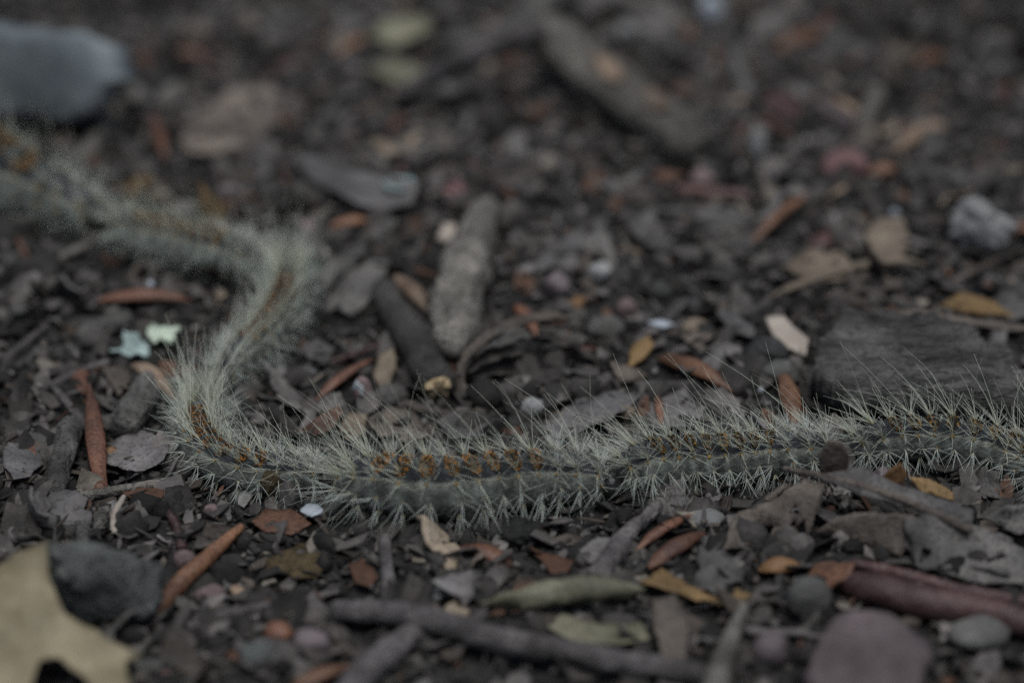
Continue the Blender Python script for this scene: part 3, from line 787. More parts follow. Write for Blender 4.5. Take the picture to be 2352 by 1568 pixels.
# ================================================================== LITTER PIECES ONE CAN POINT AT
# ---- far (blurred) pieces
leaf('large pale blue-grey stone slab tilted up at the edge of the litter', 'the blue-grey stone', [(-120, 80, 13), (40, 72, 13), (200, 70, 12.5), (236, 112, 11), (240, 190, 7.5), (232, 252, 3.5), (155, 280, 1.5), (60, 275, 1.5), (-120, 270, 2)], 'stone_blue', name='stone', cat='stone', lift=2.0, thick=6.0, wave=0.25, jag=0.1, step=1.4)
leaf('flat olive-brown dead leaf lying beside the blue-grey stone', 'the flat olive-brown leaf', [(395, 300), (470, 235), (560, 195), (650, 205), (635, 285), (540, 345), (430, 352)], 'leaf_brown', lift=1.0, wave=0.5)
husk('orange-brown bud scale leaning on the blue-grey stone', 'the orange bud scale at the stone', (55, 215, 3.0), (138, 300, 0.3), 17, 'husk_orange')
husk('rust-coloured bud scale standing beside the flat olive-brown leaf', 'the rust bud scale', (350, 262, 1.5), (382, 375, 0.2), 15, 'husk_rust')
twig('short tan stick below the blue-grey stone behind the caterpillars', 'the short tan stick', [(252, 285), (170, 385)], 20, 'bark_pale', ends='cut')
leaf('ochre-brown leaf scrap behind the greenish caterpillar', 'the ochre-brown scrap', [(255, 420), (330, 400), (400, 430), (370, 460), (290, 450)], 'leaf_ochre', name='leaf_scrap', cat='leaf scrap', lift=0.6)
LOG = twig('thick weathered branch lying aslant with its rounded end on the litter', 'the thick branch', [(1215, 55, 6), (1294, 110, 3.5), (1400, 200, 1), (1517, 282, 0), (1600, 338, 0)], [44, 55, 60, 58, 52], 'bark_pale', name='branch', cat='branch', ends='round', rough=0.10, sides=36, fiss=0.13)
twig('thin arched grey branch propped against the thick branch', 'the arched branch', [(905, 235, 0), (980, 185, 3), (1090, 118, 7), (1190, 78, 8), (1250, 70, 7)], [20, 24, 26, 26, 26], 'bark_mauve', name='branch', cat='branch', ends='round', rough=0.12, sides=36, fiss=0.13)
twig('slim grey branch behind the arched branch', 'the slim grey branch', [(1000, 92, 2), (1080, 92, 2), (1150, 72, 3), (1225, 25, 4), (1290, -40, 4)], [16, 18, 22, 26, 28], 'bark_grey', name='branch', cat='branch', ends='cut', sides=36, fiss=0.13)
leaf('orange-pink leaf scrap lying on top of the thick branch', 'the orange scrap on the branch', [(1365, 130), (1405, 140), (1440, 178), (1420, 200), (1385, 178)], 'husk_tan', name='leaf_scrap', cat='leaf scrap', lift=0.6, on=LOG)
leaf('pinkish leaf scrap lying near the rounded end of the thick branch', 'the pink scrap on the branch', [(1480, 205), (1520, 222), (1545, 255), (1515, 262), (1485, 240)], 'husk_tan', name='leaf_scrap', cat='leaf scrap', lift=0.6, on=LOG)
leaf('pale curved leaf behind the arched branch', 'the pale curved leaf', [(850, 85), (880, 40), (980, 38), (990, 70), (900, 105)], 'leaf_olive', lift=1.5)
leaf('second pale leaf, below the pale curved leaf', 'the second pale leaf', [(840, 150), (900, 130), (985, 165), (960, 200), (880, 180)], 'leaf_olive', lift=1.5)
twig('pale bare stick behind the thick branch', 'the pale bare stick', [(1420, -12), (1490, 20), (1580, 68)], [18, 20, 18], 'bark_pale')
stone('pale grey pebble between the thick branch and the pale bare stick', 'the pale grey pebble', 1440, 78, 28, 24, 'stone_pale')
stone('bluish-white pebble beside the pale bare stick', 'the bluish-white pebble', 1632, 24, 30, 34, 'stone_white')
husk('orange bud scale lying near the bluish-white pebble', 'the orange scale by the white pebble', (1780, 118), (1890, 80), 28, 'husk_orange')
stone('grey angular chip beside the far orange bud scale', 'the grey angular chip', 1915, 82, 38, 22, 'stone_grey')
twig('blue-grey twig standing slanted behind the pink stone', 'the blue-grey twig', [(1685, 110), (1700, 170), (1718, 225)], 16, 'stone_grey')
husk('salmon bud scale at the foot of the blue-grey twig', 'the salmon bud scale', (1665, 245), (1720, 228), 15, 'husk_tan')
leaf('dark red leaf beside the blue-grey twig', 'the dark red leaf', [(1745, 215), (1800, 205), (1850, 240), (1825, 270), (1770, 262)], 'husk_red', lift=0.8)
twig('pinkish twig behind the pink stone', 'the pinkish twig', [(1875, 240), (1955, 292)], 17, 'stone_mauve')
twig('tan stub standing behind the pink stone', 'the tan stub', [(2018, 205, 2), (1998, 255, 1), (1975, 310, 0)], [20, 20, 18], 'bark_pale')
husk('long yellowish bud scale beside the tan stub', 'the yellowish bud scale', (2050, 350), (2185, 285), 24, 'husk_tan')
husk('dark orange bud scale in the litter beside the long yellowish bud scale', 'the dark orange bud scale', (2065, 160), (2180, 128), 20, 'husk_orange')
stone('pale upright pebble at the end of the thick branch', 'the pale upright pebble', 1740, 335, 22, 38, 'stone_pale')
stone('salmon-pink stone with a notch on top', 'the salmon-pink stone', 1938, 378, 56, 36, 'leaf_pink', cuts=4)
husk('orange-brown bud scale touching the salmon-pink stone', 'the bud scale by the pink stone', (1990, 400), (2070, 388), 20, 'husk_orange')
stone('magenta-tinted pebble below the end of the thick branch', 'the magenta pebble', 1615, 408, 30, 22, 'stone_pink')
twig('reddish stick lying flat below the magenta-tinted pebble', 'the reddish stick', [(1555, 435), (1640, 444), (1725, 452)], 16, 'husk_red')
husk('slender orange-brown bud scale above the wide grey leaf', 'the slender bud scale', (1725, 560, 0.2), (1860, 448, 1.2), 16, 'husk_orange')
stone('small cushion of moss behind the slender bud scale', 'the moss cushion', 1812, 428, 32, 14, 'moss', name='moss_cushion', cat='moss', cuts=0, rough=0.25)
stone('porous crumbly grey stone at the end of the tan leaves', 'the porous grey stone', 2255, 520, 74, 60, 'stone_pale', name='stone', cat='stone', hull=22, rough=0.2)
stone('tiny blue-white pebble beside the porous grey stone', 'the tiny blue-white pebble', 2055, 490, 13, 12, 'stone_white', sub=2)
# ---- middle distance
BOAT = leaf('curved grey leaf cupped like a boat, with a mint spot', 'the boat-shaped grey leaf', [(662, 352, 1.5), (720, 362, 1), (800, 398, 0.6), (880, 420, 0.6), (968, 432, 2.5), (948, 462, 2), (900, 482, 0.8), (830, 482, 0.4), (755, 442, 0.4), (700, 400, 0.5)], 'leaf_mauve', lift=0.8, curl=0.3, wave=0.2)
leaf('mint-green lichen patch on the boat-shaped grey leaf', 'the mint patch', [(885, 425), (905, 405), (945, 405), (962, 425), (935, 442), (900, 440)], 'lichen_mint', name='lichen', cat='lichen', lift=0.7, thick=0.3, wave=0.1, on=BOAT)
leaf('pink petal-like scrap beside the boat-shaped leaf', 'the pink scrap', [(1015, 440), (1030, 415), (1075, 408), (1085, 430), (1050, 452)], 'leaf_pink', name='leaf_scrap', cat='leaf scrap', lift=1.2)
leaf('ochre leaf scrap tucked under the boat-shaped leaf', 'the ochre scrap', [(690, 395), (735, 400), (770, 440), (735, 440)], 'leaf_ochre', name='leaf_scrap', cat='leaf scrap', lift=0.2)
husk('yellow-ochre bud scale below the boat-shaped leaf', 'the yellow-ochre bud scale', (752, 522), (855, 508), 17, 'husk_orange')
leaf('cream flake at the upper end of the pale split stick', 'the cream flake', [(1002, 545), (1020, 512), (1050, 515), (1042, 545), (1020, 556)], 'leaf_cream', name='leaf_scrap', cat='leaf scrap', lift=1.2)
twig('straight dark grey twig pointing at the bushy caterpillar', 'the straight dark twig', [(728, 660), (800, 600), (905, 512)], [22, 20, 15], 'bark_grey')
twig('pale weathered stick, split and pitted, with a blunt lower end', 'the pale split stick', [(1048, 812, 0.3), (1050, 740, 0.3), (1060, 660, 0.4), (1085, 560, 0.4), (1118, 470, 0.4)], [46, 60, 60, 46, 34], 'bark_pale', name='stick', cat='stick', ends='round', rough=0.2, ridge=0.05, n=60, sides=36, fiss=0.13)
twig('dark smooth twig with a pale ochre cut end, beside the pale split stick', 'the dark cut twig', [(878, 664, 0.6), (935, 760, 0.5), (985, 842, 0.5), (1012, 886, 0.5)], [32, 39, 43, 44], 'bark_dark', name='stick', cat='stick', ends='cut', rough=0.05, sides=22, cut_mat='cut_wood')
husk('tan bud scale lodged between the dark cut twig and the pale split stick', 'the lodged tan bud scale', (905, 632, 2.0), (990, 722, 1.4), 22, 'husk_tan')
leaf('mottled grey-brown leaf beside the dark cut twig', 'the mottled leaf', [(790, 625), (850, 598), (900, 605), (878, 645), (850, 690), (815, 722), (770, 712), (735, 718), (775, 665)], 'leaf_grey', lift=0.7, wave=0.8)
leaf('pinkish-brown pointed leaf leading up to the wide grey leaf', 'the pointed pinkish leaf', [(1212, 612), (1240, 580), (1330, 522), (1400, 492), (1375, 545), (1290, 600), (1235, 622)], 'leaf_mauve', lift=0.8)
leaf('wide flat grey leaf behind the pebbles', 'the wide grey leaf', [(1440, 510), (1530, 470), (1640, 468), (1750, 500), (1772, 545), (1680, 588), (1570, 585), (1480, 560)], 'leaf_grey', lift=1.0, wave=0.6)
twig('pale curled stem beside the lavender pebble', 'the pale curled stem', [(1295, 612), (1335, 602), (1375, 625), (1420, 650)], 9, 'bark_pale', ends='point')
stone('lavender-pink rounded pebble beside the pale curled stem', 'the lavender pebble', 1281, 655, 28, 30, 'stone_mauve', cuts=4)
stone('pale pinkish pebble beside the lavender pebble', 'the pale pinkish pebble', 1378, 624, 27, 26, 'stone_pale')
stone('rose-red pebble below the wide grey leaf', 'the rose-red pebble', 1438, 712, 25, 29, 'stone_pink', cuts=4)
stone('bluish-grey round pebble between the rose-red pebble and the tan leaves', 'the bluish-grey pebble', 1518, 668, 27, 24, 'stone_grey', cuts=3)
stone('broad flat grey-brown pebble beside the rose-red pebble', 'the broad grey-brown pebble', 1392, 752, 46, 30, 'bark_grey', cuts=6)
leaf('thin white sliver below the bluish-grey pebble', 'the white sliver', [(1485, 738), (1520, 734), (1552, 744), (1522, 752)], 'stone_white', name='chip', cat='chip', lift=1.0, jag=0.1)
stone('tan rounded pebble below the white sliver', 'the tan pebble', 1600, 752, 36, 25, 'leaf_tan', cuts=5)
leaf('orange-pink leaf scrap beside the broad grey-brown pebble', 'the orange-pink scrap', [(1295, 700), (1325, 678), (1350, 685), (1330, 708)], 'leaf_orange', name='leaf_scrap', cat='leaf scrap', lift=0.8)
husk('rust bud scale behind the curled dark leaf', 'the rust bud scale behind the curl', (1185, 700), (1235, 772), 18, 'husk_rust')
leaf('broad tan leaf in front of the slender bud scale', 'the broad tan leaf', [(1795, 612), (1850, 570), (1930, 575), (1962, 605), (1930, 640), (1860, 645)], 'leaf_tan', lift=1.0)
leaf('tan leaf with a torn edge beside the porous grey stone', 'the torn tan leaf', [(1985, 545), (2010, 502), (2075, 505), (2092, 560), (2065, 598), (2010, 590)], 'leaf_tan', lift=1.2)
twig('long curved tan-brown stalk crossing below the tan leaves', 'the long tan stalk', [(1765, 682, 0.2), (1860, 642, 0.8), (1960, 612, 1.2), (2060, 598, 1), (2130, 606, 0.2)], [9, 13, 14, 13, 9], 'leaf_tan', name='stalk', cat='stalk', ends='point', flat=0.6)
twig('thin brown stalk reaching out below the porous grey stone', 'the thin brown stalk', [(2185, 648), (2280, 605), (2400, 560)], 9, 'bark_brown', name='stalk', cat='stalk')
leaf('grey leaf at the foot of the thin brown stalk', 'the grey leaf by the stalk', [(2270, 690), (2340, 640), (2420, 650), (2400, 720), (2320, 735)], 'leaf_grey', lift=0.8)
leaf('cream-pink angular chip standing out from the dark litter', 'the cream-pink chip', [(1758, 728, 0.8), (1800, 724, 1), (1822, 750, 1), (1856, 776, 0.8), (1850, 816, 0), (1810, 800, 0), (1778, 775, 0.3)], 'leaf_cream', name='leaf_scrap', cat='leaf scrap', lift=1.0, thick=0.3, jag=0.12)
leaf('pale grey pointed leaf beside the cream-pink chip', 'the pale grey pointed leaf', [(1635, 712), (1675, 712), (1730, 748), (1735, 772), (1690, 765)], 'leaf_mauve', name='leaf_scrap', cat='leaf scrap', lift=1.0)
leaf('orange-brown three-cornered scrap above the glossy rust husk', 'the three-cornered scrap', [(1443, 840), (1450, 792), (1490, 768), (1503, 788), (1478, 822)], 'leaf_ochre', name='leaf_scrap', cat='leaf scrap', lift=1.0, thick=0.25)
husk('glossy rust-orange husk behind the black-patched caterpillar', 'the glossy rust husk', (1508, 822, 0.3), (1685, 900, 0.3), 27, 'husk_orange', arc=1.4)
husk('upright orange husk behind the hairs, beside the bark slab', 'the upright orange husk', (1802, 868, 1.5), (1828, 985, 0.2), 26, 'husk_orange', blunt=0.7)
stone('dark rounded pebble beside the bark slab', 'the dark rounded pebble', 1760, 808, 50, 36, 'stone_dark', cuts=5)
stone('grey crumbly clod in front of the dark rounded pebble', 'the grey clod', 1800, 858, 46, 34, 'stone_grey', rough=0.16)
leaf('wide pale grey leaf scrap behind the black-patched caterpillar', 'the wide pale scrap', [(1480, 930), (1580, 890), (1640, 920), (1600, 975), (1500, 985)], 'leaf_mauve', lift=0.7)

# bark slab: layered, weathered, thick, reaching out to the right
def bark_slab():
    out = [(1868, 845), (1890, 778), (1958, 722), (2045, 722), (2115, 726), (2200, 752), (2300, 795), (2400, 845), (2480, 900), (2440, 935), (2300, 905), (2190, 905), (2060, 895), (1940, 885)]
    B = np.array([P(p[0], p[1], 0.0052) for p in out]) * 1e3
    v, t = sheet_mesh(B, seed=5, jag=0.5, wave=0.2, thick=3.4, step=0.42)
    n = len(v) // 2
    top = v[:n]
    lay = np.floor((vnoise(np.stack([top[:, 0] / 9, top[:, 1] / 2.2, 0 * top[:, 0]], -1), 8) * 1.3 + vnoise(np.stack([top[:, 0] / 3, top[:, 1] / 0.9, 0 * top[:, 0]], -1), 9) * 0.5) * 3) / 3
    top[:, 2] += 0.85 * lay + 0.35 * fbm(top / np.array([2.4, 0.7, 0.7]), 4, 4)
    top[:, 2] += 0.9 * np.exp(-((top[:, 1] - top[:, 1].max() + 2.5) / 3.0) ** 2)
    v = v * 1e-3; b, lv = based(v)
    o = obj('bark_piece', mesh_np('bark_piece', lv, t), 'slab_bark', loc=b)
    tag(o, 'thick slab of dark layered bark behind the arched caterpillar', 'bark'); record('the bark slab', v)
bark_slab()
twig('flat reddish-brown strip lying along the far edge of the bark slab', 'the reddish strip', [(1945, 716, 0.6), (2100, 722, 0.8), (2230, 738, 0.8), (2400, 760, 0.6)], [9, 14, 15, 15], 'leaf_brown', name='strip', cat='bark strip', flat=0.5, ends='point')
leaf('dark ochre leaf curled behind the reddish strip', 'the dark ochre leaf', [(2160, 700), (2210, 672), (2280, 690), (2330, 725), (2250, 722)], 'leaf_ochre', lift=1.0)
stone('white speck of grit at the foot of the bark slab', 'the white speck', 1748, 896, 8, 8, 'stone_white', sub=2)
# the curled dark leaf between the sticks and the pebbles
def curled_leaf():
    root = bpy.data.objects.new('curled_leaf', None); COL.objects.link(root)
    base = P(1120, 905, 0); root.location = base; root.empty_display_size = 0.004
    tag(root, 'dark dry leaf curled into a spiral at the end of the cut twig', 'leaf')
    def strip(pts, w, m, seed, th=0.00022):
        c = np.array([P(p[0], p[1], p[2] * 1e-3) for p in pts]); c = catmull(c, 46)
        t = np.gradient(c, axis=0); t /= np.linalg.norm(t, axis=1)[:, None]
        back = np.array([0.25, 0.93, 0.15])          # the strip's width runs away from the viewer
        b_ = back - (t @ back)[:, None] * t; b_ /= np.linalg.norm(b_, axis=1)[:, None]
        nrm = np.cross(t, b_)
        u = np.linspace(0, 1, 46); ww = w * np.clip(np.minimum(u, 1 - u) * 9 + 0.15, 0, 1)
        ks = np.linspace(0, 1, 7)
        top = np.stack([c + b_ * (k * ww)[:, None] + nrm * (0.0004 * fbm(np.stack([u * 6, 0 * u + k * 2.5, 0 * u], -1), seed) + 0.0005 * (k - 0.5) ** 2 * 4)[:, None] for k in ks], 1)
        bot = top - nrm[:, None] * th
        n = 46 * 7
        v = np.vstack([top.reshape(-1, 3), bot.reshape(-1, 3)])
        i = np.arange(45)[:, None] * 7; j = np.arange(6)[None]
        q = np.stack([i + j, i + 7 + j, i + 8 + j, i + j + 1], -1).reshape(-1, 4)
        bl = np.array(list(range(7)) + [k * 7 + 6 for k in range(1, 46)] + [45 * 7 + k for k in range(5, -1, -1)] + [k * 7 for k in range(44, 0, -1)])
        b2 = np.roll(bl, -1)
        q = np.vstack([q, q[:, ::-1] + n, np.stack([bl, b2, b2 + n, bl + n], -1)])
        obj('leaf_fold', mesh_np('leaf_fold', v - base, None, q), m, parent=root); record('the curled dark leaf', v)
    strip([(1098, 885, 1.2), (1122, 893, 1.6), (1118, 915, 0.9), (1085, 915, 0.5), (1055, 890, 1.6), (1062, 845, 3.4), (1110, 795, 4.4), (1200, 750, 4.3), (1310, 738, 3.6)], 0.0013, 'leaf_brown', 3)
    strip([(1062, 868, 2.6), (1095, 820, 3.6), (1150, 795, 3.9), (1225, 782, 3.6)], 0.0017, 'leaf_grey', 5)
    strip([(1080, 862, 1.8), (1120, 838, 2.4), (1160, 826, 2.4), (1202, 820, 2.2)], 0.0015, 'leaf_dark', 6)
    strip([(1222, 780, 3.5), (1290, 795, 2.4), (1345, 828, 1.2), (1392, 860, 0.3)], 0.0008, 'leaf_dark', 7)
    strip([(1075, 880, 0.4), (1130, 868, 0.7), (1190, 862, 0.7), (1215, 850, 0.6)], 0.0020, 'leaf_dark', 8)
curled_leaf()
# ---- left middle
RH = husk('long rust-brown husk behind the lichen flake', 'the long rust husk', (228, 690, 0.8), (442, 690, 0.8), 24, 'husk_rust', blunt=0.3)
stone('tiny bluish-white bead on the long rust-brown husk', 'the bluish-white bead', 345, 662, 10, 10, 'stone_white', sub=2, on=RH)
twig('short dark stick beside the lichen flake', 'the short dark stick', [(178, 778), (235, 750), (295, 728)], [22, 24, 22], 'bark_grey', rough=0.1)
twig('thin grey split twig pointing towards the short dark stick', 'the grey split twig', [(-20, 845), (50, 795), (112, 742)], [11, 11, 7], 'bark_mauve')
twig('second thin grey twig, lying below the grey split twig', 'the lower grey twig', [(10, 862), (90, 812), (170, 795)], 8, 'bark_grey')
LL_ = leaf('brown leaf scrap on which the lichen flakes rest', 'the lichen leaf', [(305, 740), (350, 720), (420, 745), (400, 800), (350, 830), (300, 815)], 'leaf_dark', lift=0.7)
leaf('blue-mint lichen flake with lobed edge beside the yellow-green one', 'the mint lichen flake', [(250, 806), (282, 788), (288, 765), (318, 760), (332, 785), (342, 800), (338, 818), (318, 812), (300, 818), (275, 812)], 'lichen_mint', name='lichen', cat='lichen', lift=1.4, thick=0.3, jag=1.3, wave=1.2, step=0.3)
leaf('yellow-green lichen flake touching the blue-mint one', 'the yellow-green lichen flake', [(332, 752), (348, 742), (365, 752), (392, 750), (412, 748), (408, 770), (392, 784), (368, 778), (352, 792), (348, 772)], 'lichen_lime', name='lichen', cat='lichen', lift=2.4, thick=0.3, jag=1.3, wave=1.2, step=0.3)
husk('curved tan husk pointing at the curled caterpillar', 'the curved tan husk', (300, 838, 1.6), (402, 920, 0.4), 22, 'husk_tan', bend=0.12)
leaf('brown torn leaf beside the curved tan husk', 'the brown torn leaf', [(232, 842), (285, 842), (305, 865), (272, 905), (255, 880)], 'leaf_brown', lift=1.0, thick=0.25)
twig('thick short broken stick with dark ends beside the curled caterpillar', 'the thick broken stick', [(278, 992, 0.3), (312, 938, 0.5), (345, 875, 0.3)], [40, 40, 36], 'bark_grey', name='stick', cat='stick', rough=0.16, ridge=0.06, sides=36, fiss=0.13)
twig('pale splinter crossing the brown pointed blade', 'the pale splinter', [(105, 866, 1.6), (160, 930, 1.4), (212, 995, 1.2)], [5, 10, 12], 'bark_mauve', name='splinter', cat='splinter', flat=0.6)
twig('upright grey stick stub under the pale splinter', 'the grey stub', [(128, 1135, 0.2), (145, 1050, 0.4), (168, 968, 0.5)], [24, 28, 28], 'bark_grey', name='stick', cat='stick', sides=36, fiss=0.13)
husk('brown pointed blade standing upright beside the grey stub', 'the brown pointed blade', (232, 1125, 0.1), (205, 878, 3.4), 23, 'husk_rust', arc=0.9, blunt=0.75, bend=0.0)
stone('orange-ochre grain beside the brown pointed blade', 'the ochre grain', 255, 1046, 22, 20, 'leaf_orange', cuts=3)
leaf('grey-brown leaf beside the grey stub', 'the leaf beside the stub', [(5, 1060), (20, 990), (60, 968), (108, 985), (105, 1060), (70, 1098), (30, 1105)], 'leaf_mauve', lift=0.9, wave=0.8)
leaf('grey leaf with torn lower edge in front of the thick broken stick', 'the torn grey leaf', [(232, 1060), (262, 1012), (330, 990), (388, 1020), (375, 1062), (330, 1078), (285, 1080)], 'leaf_mauve', lift=1.0, wave=0.7)
twig('long thin tan stalk in front of the brown pointed blade', 'the long thin tan stalk', [(60, 1162, 0.5), (200, 1138, 0.6), (300, 1120, 0.6), (408, 1098, 0.5)], [8, 11, 11, 7], 'bark_pale', name='stalk', cat='stalk')
leaf('rust-orange leaf scrap below the long thin tan stalk', 'the rust scrap', [(278, 1128), (320, 1118), (378, 1122), (372, 1150), (330, 1158), (300, 1142)], 'leaf_rust', name='leaf_scrap', cat='leaf scrap', lift=0.8)
twig('thin white stem rising behind the slate-grey stone', 'the white stem', [(262, 1225, 0.2), (264, 1180, 1.2), (285, 1138, 2.0)], [9, 8, 6], 'leaf_cream', name='stalk', cat='stalk')
leaf('dark brown leaf between the rust scrap and the curled caterpillar', 'the dark brown leaf', [(380, 1120), (430, 1110), (455, 1155), (410, 1180), (375, 1160)], 'leaf_dark', lift=0.8)
stone('small reddish pebble in front of the curled caterpillar', 'the small reddish pebble', 488, 1174, 21, 19, 'stone_pink', cuts=3)
# ---- near
stone('large slate-grey stone with a flat top lying before the caterpillars', 'the slate-grey stone', 245, 1325, 150, 128, 'stone_slate', depth=95, name='stone', cat='stone', rough=0.13, sink=0.15, flat_top=0.74, hull=13, seed=43)
leaf('pale yellow lobed leaf rising in front of the slate-grey stone', 'the pale yellow leaf', [(-60, 1300, 6), (20, 1285, 7), (70, 1262, 8), (108, 1232, 8.5), (112, 1320, 7.5), (150, 1395, 6.5), (235, 1438, 5), (325, 1478, 3.5), (285, 1500, 3.5), (300, 1570, 2.5), (320, 1660, 1), (250, 1640, 1.5), (190, 1535, 3.5), (125, 1490, 4.5), (85, 1512, 4.5), (60, 1600, 3), (-60, 1640, 2)], 'leaf_pale', lift=1.0, wave=1.0, thick=0.22, jag=0.25, step=1.0)
twig('orange-brown stalk with a pale tip leaning beside the slate-grey stone', 'the orange-brown stalk', [(348, 1412, 0.2), (410, 1345, 0.6), (480, 1278, 0.8), (555, 1210, 0.6)], [18, 21, 19, 10], 'husk_orange', name='stalk', cat='stalk', rough=0.06)
stone('pale pink pebble behind the orange-brown stalk', 'the pale pink pebble', 424, 1288, 28, 28, 'stone_pink', cuts=3)
stone('pale pink pebble in front of the orange-brown stalk', 'the pink pebble before the orange stalk', 482, 1364, 35, 26, 'stone_pink', cuts=4)
stone('ochre crumb of frass sticking up against the curled caterpillar', 'the ochre frass', 625, 1112, 21, 34, 'root_moss', name='frass', cat='frass', cuts=0, rough=0.3, lift=0.6)
leaf('reddish-brown leaf scrap below the ochre frass', 'the reddish-brown scrap', [(578, 1195), (610, 1168), (680, 1170), (715, 1200), (672, 1225), (610, 1222)], 'leaf_rust', name='leaf_scrap', cat='leaf scrap', lift=0.9)
stone('brown mossy root crumb in front of the reddish-brown scrap', 'the mossy root crumb', 690, 1290, 75, 34, 'root_moss', name='root', cat='root', cuts=6, rough=0.22, sub=4)
leaf('silvery white flake glinting in front of the fat caterpillar', 'the silvery flake', [(690, 1172), (702, 1155), (728, 1155), (742, 1172), (715, 1182)], 'stone_white', name='flake', cat='flake', lift=1.3, thick=0.25, jag=0.4)
twig('short dark twig leaning against the tail of the fat caterpillar', 'the short leaning twig', [(755, 1180, 0.2), (790, 1140, 1.8), (822, 1098, 3.6)], [14, 16, 15], 'bark_dark')
twig('long grey-brown forked stick lying in front of the caterpillars', 'the long forked stick', [(760, 1400, 1), (900, 1408, 1.2), (1020, 1430, 1.4), (1180, 1472, 1.4), (1400, 1512, 1.2), (1640, 1552, 0.8)], [24, 28, 30, 30, 29, 27], 'bark_mauve', name='stick', cat='stick', rough=0.1, sides=36, fiss=0.13)
twig('mauve-grey stick running out from under the long forked stick', 'the mauve side stick', [(985, 1432, 0.2), (900, 1490, 0.4), (820, 1570, 0.6), (760, 1640, 0.6)], [26, 32, 36, 36], 'bark_mauve', name='stick', cat='stick', rough=0.1, sides=36, fiss=0.13)
leaf('pale olive leaf rolled lengthwise behind the long forked stick', 'the rolled olive leaf', [(1092, 1392, 0.2), (1150, 1368, 2.0), (1260, 1338, 2.8), (1400, 1325, 2.8), (1475, 1352, 2.0), (1440, 1378, 0.6), (1330, 1395, 0.3), (1200, 1412, 0.2)], 'leaf_olive', lift=0.8, curl=-0.55, wave=0.4)
leaf('pale green-brown leaf below the rolled olive leaf', 'the green-brown leaf', [(1245, 1432), (1290, 1408), (1380, 1430), (1475, 1428), (1490, 1462), (1420, 1480), (1320, 1470)], 'leaf_olive', lift=0.9)
leaf('brown curled leaf beside the green-brown leaf', 'the brown curled leaf', [(1500, 1380, 2), (1550, 1360, 2.5), (1580, 1420, 1), (1575, 1520, 0), (1525, 1520, 0), (1505, 1450, 0.5)], 'leaf_brown', lift=1.0, curl=0.3)
leaf('ochre leaf strip above the brown curled leaf', 'the ochre strip', [(1470, 1335), (1520, 1300), (1580, 1340), (1640, 1370), (1600, 1378), (1530, 1352)], 'leaf_ochre', lift=1.2)
leaf('second ochre strip, beside the grey stem', 'the second ochre strip', [(1620, 1372), (1680, 1350), (1728, 1365), (1700, 1382), (1650, 1388)], 'leaf_ochre', name='leaf_scrap', cat='leaf scrap', lift=1.0)
twig('grey stick widening towards the rolled olive leaf', 'the widening grey stick', [(1370, 1330, 0.3), (1410, 1272, 0.4), (1452, 1215, 0.5), (1515, 1160, 0.5)], [28, 27, 20, 14], 'bark_mauve', name='stick', cat='stick', sides=36, fiss=0.13)
husk('slim red-brown husk beside the widening grey stick', 'the slim red husk', (1462, 1262, 0.3), (1590, 1180, 0.8), 16, 'husk_rust')
husk('fat orange-red husk in front of the slim red-brown husk', 'the fat orange-red husk', (1488, 1305, 0.3), (1622, 1222, 0.6), 25, 'husk_rust', blunt=0.3)
stone('pale grey oval dropping between the husks and the torn leaf', 'the pale grey oval', 1620, 1188, 44, 22, 'stone_pale', cuts=0, rough=0.05)
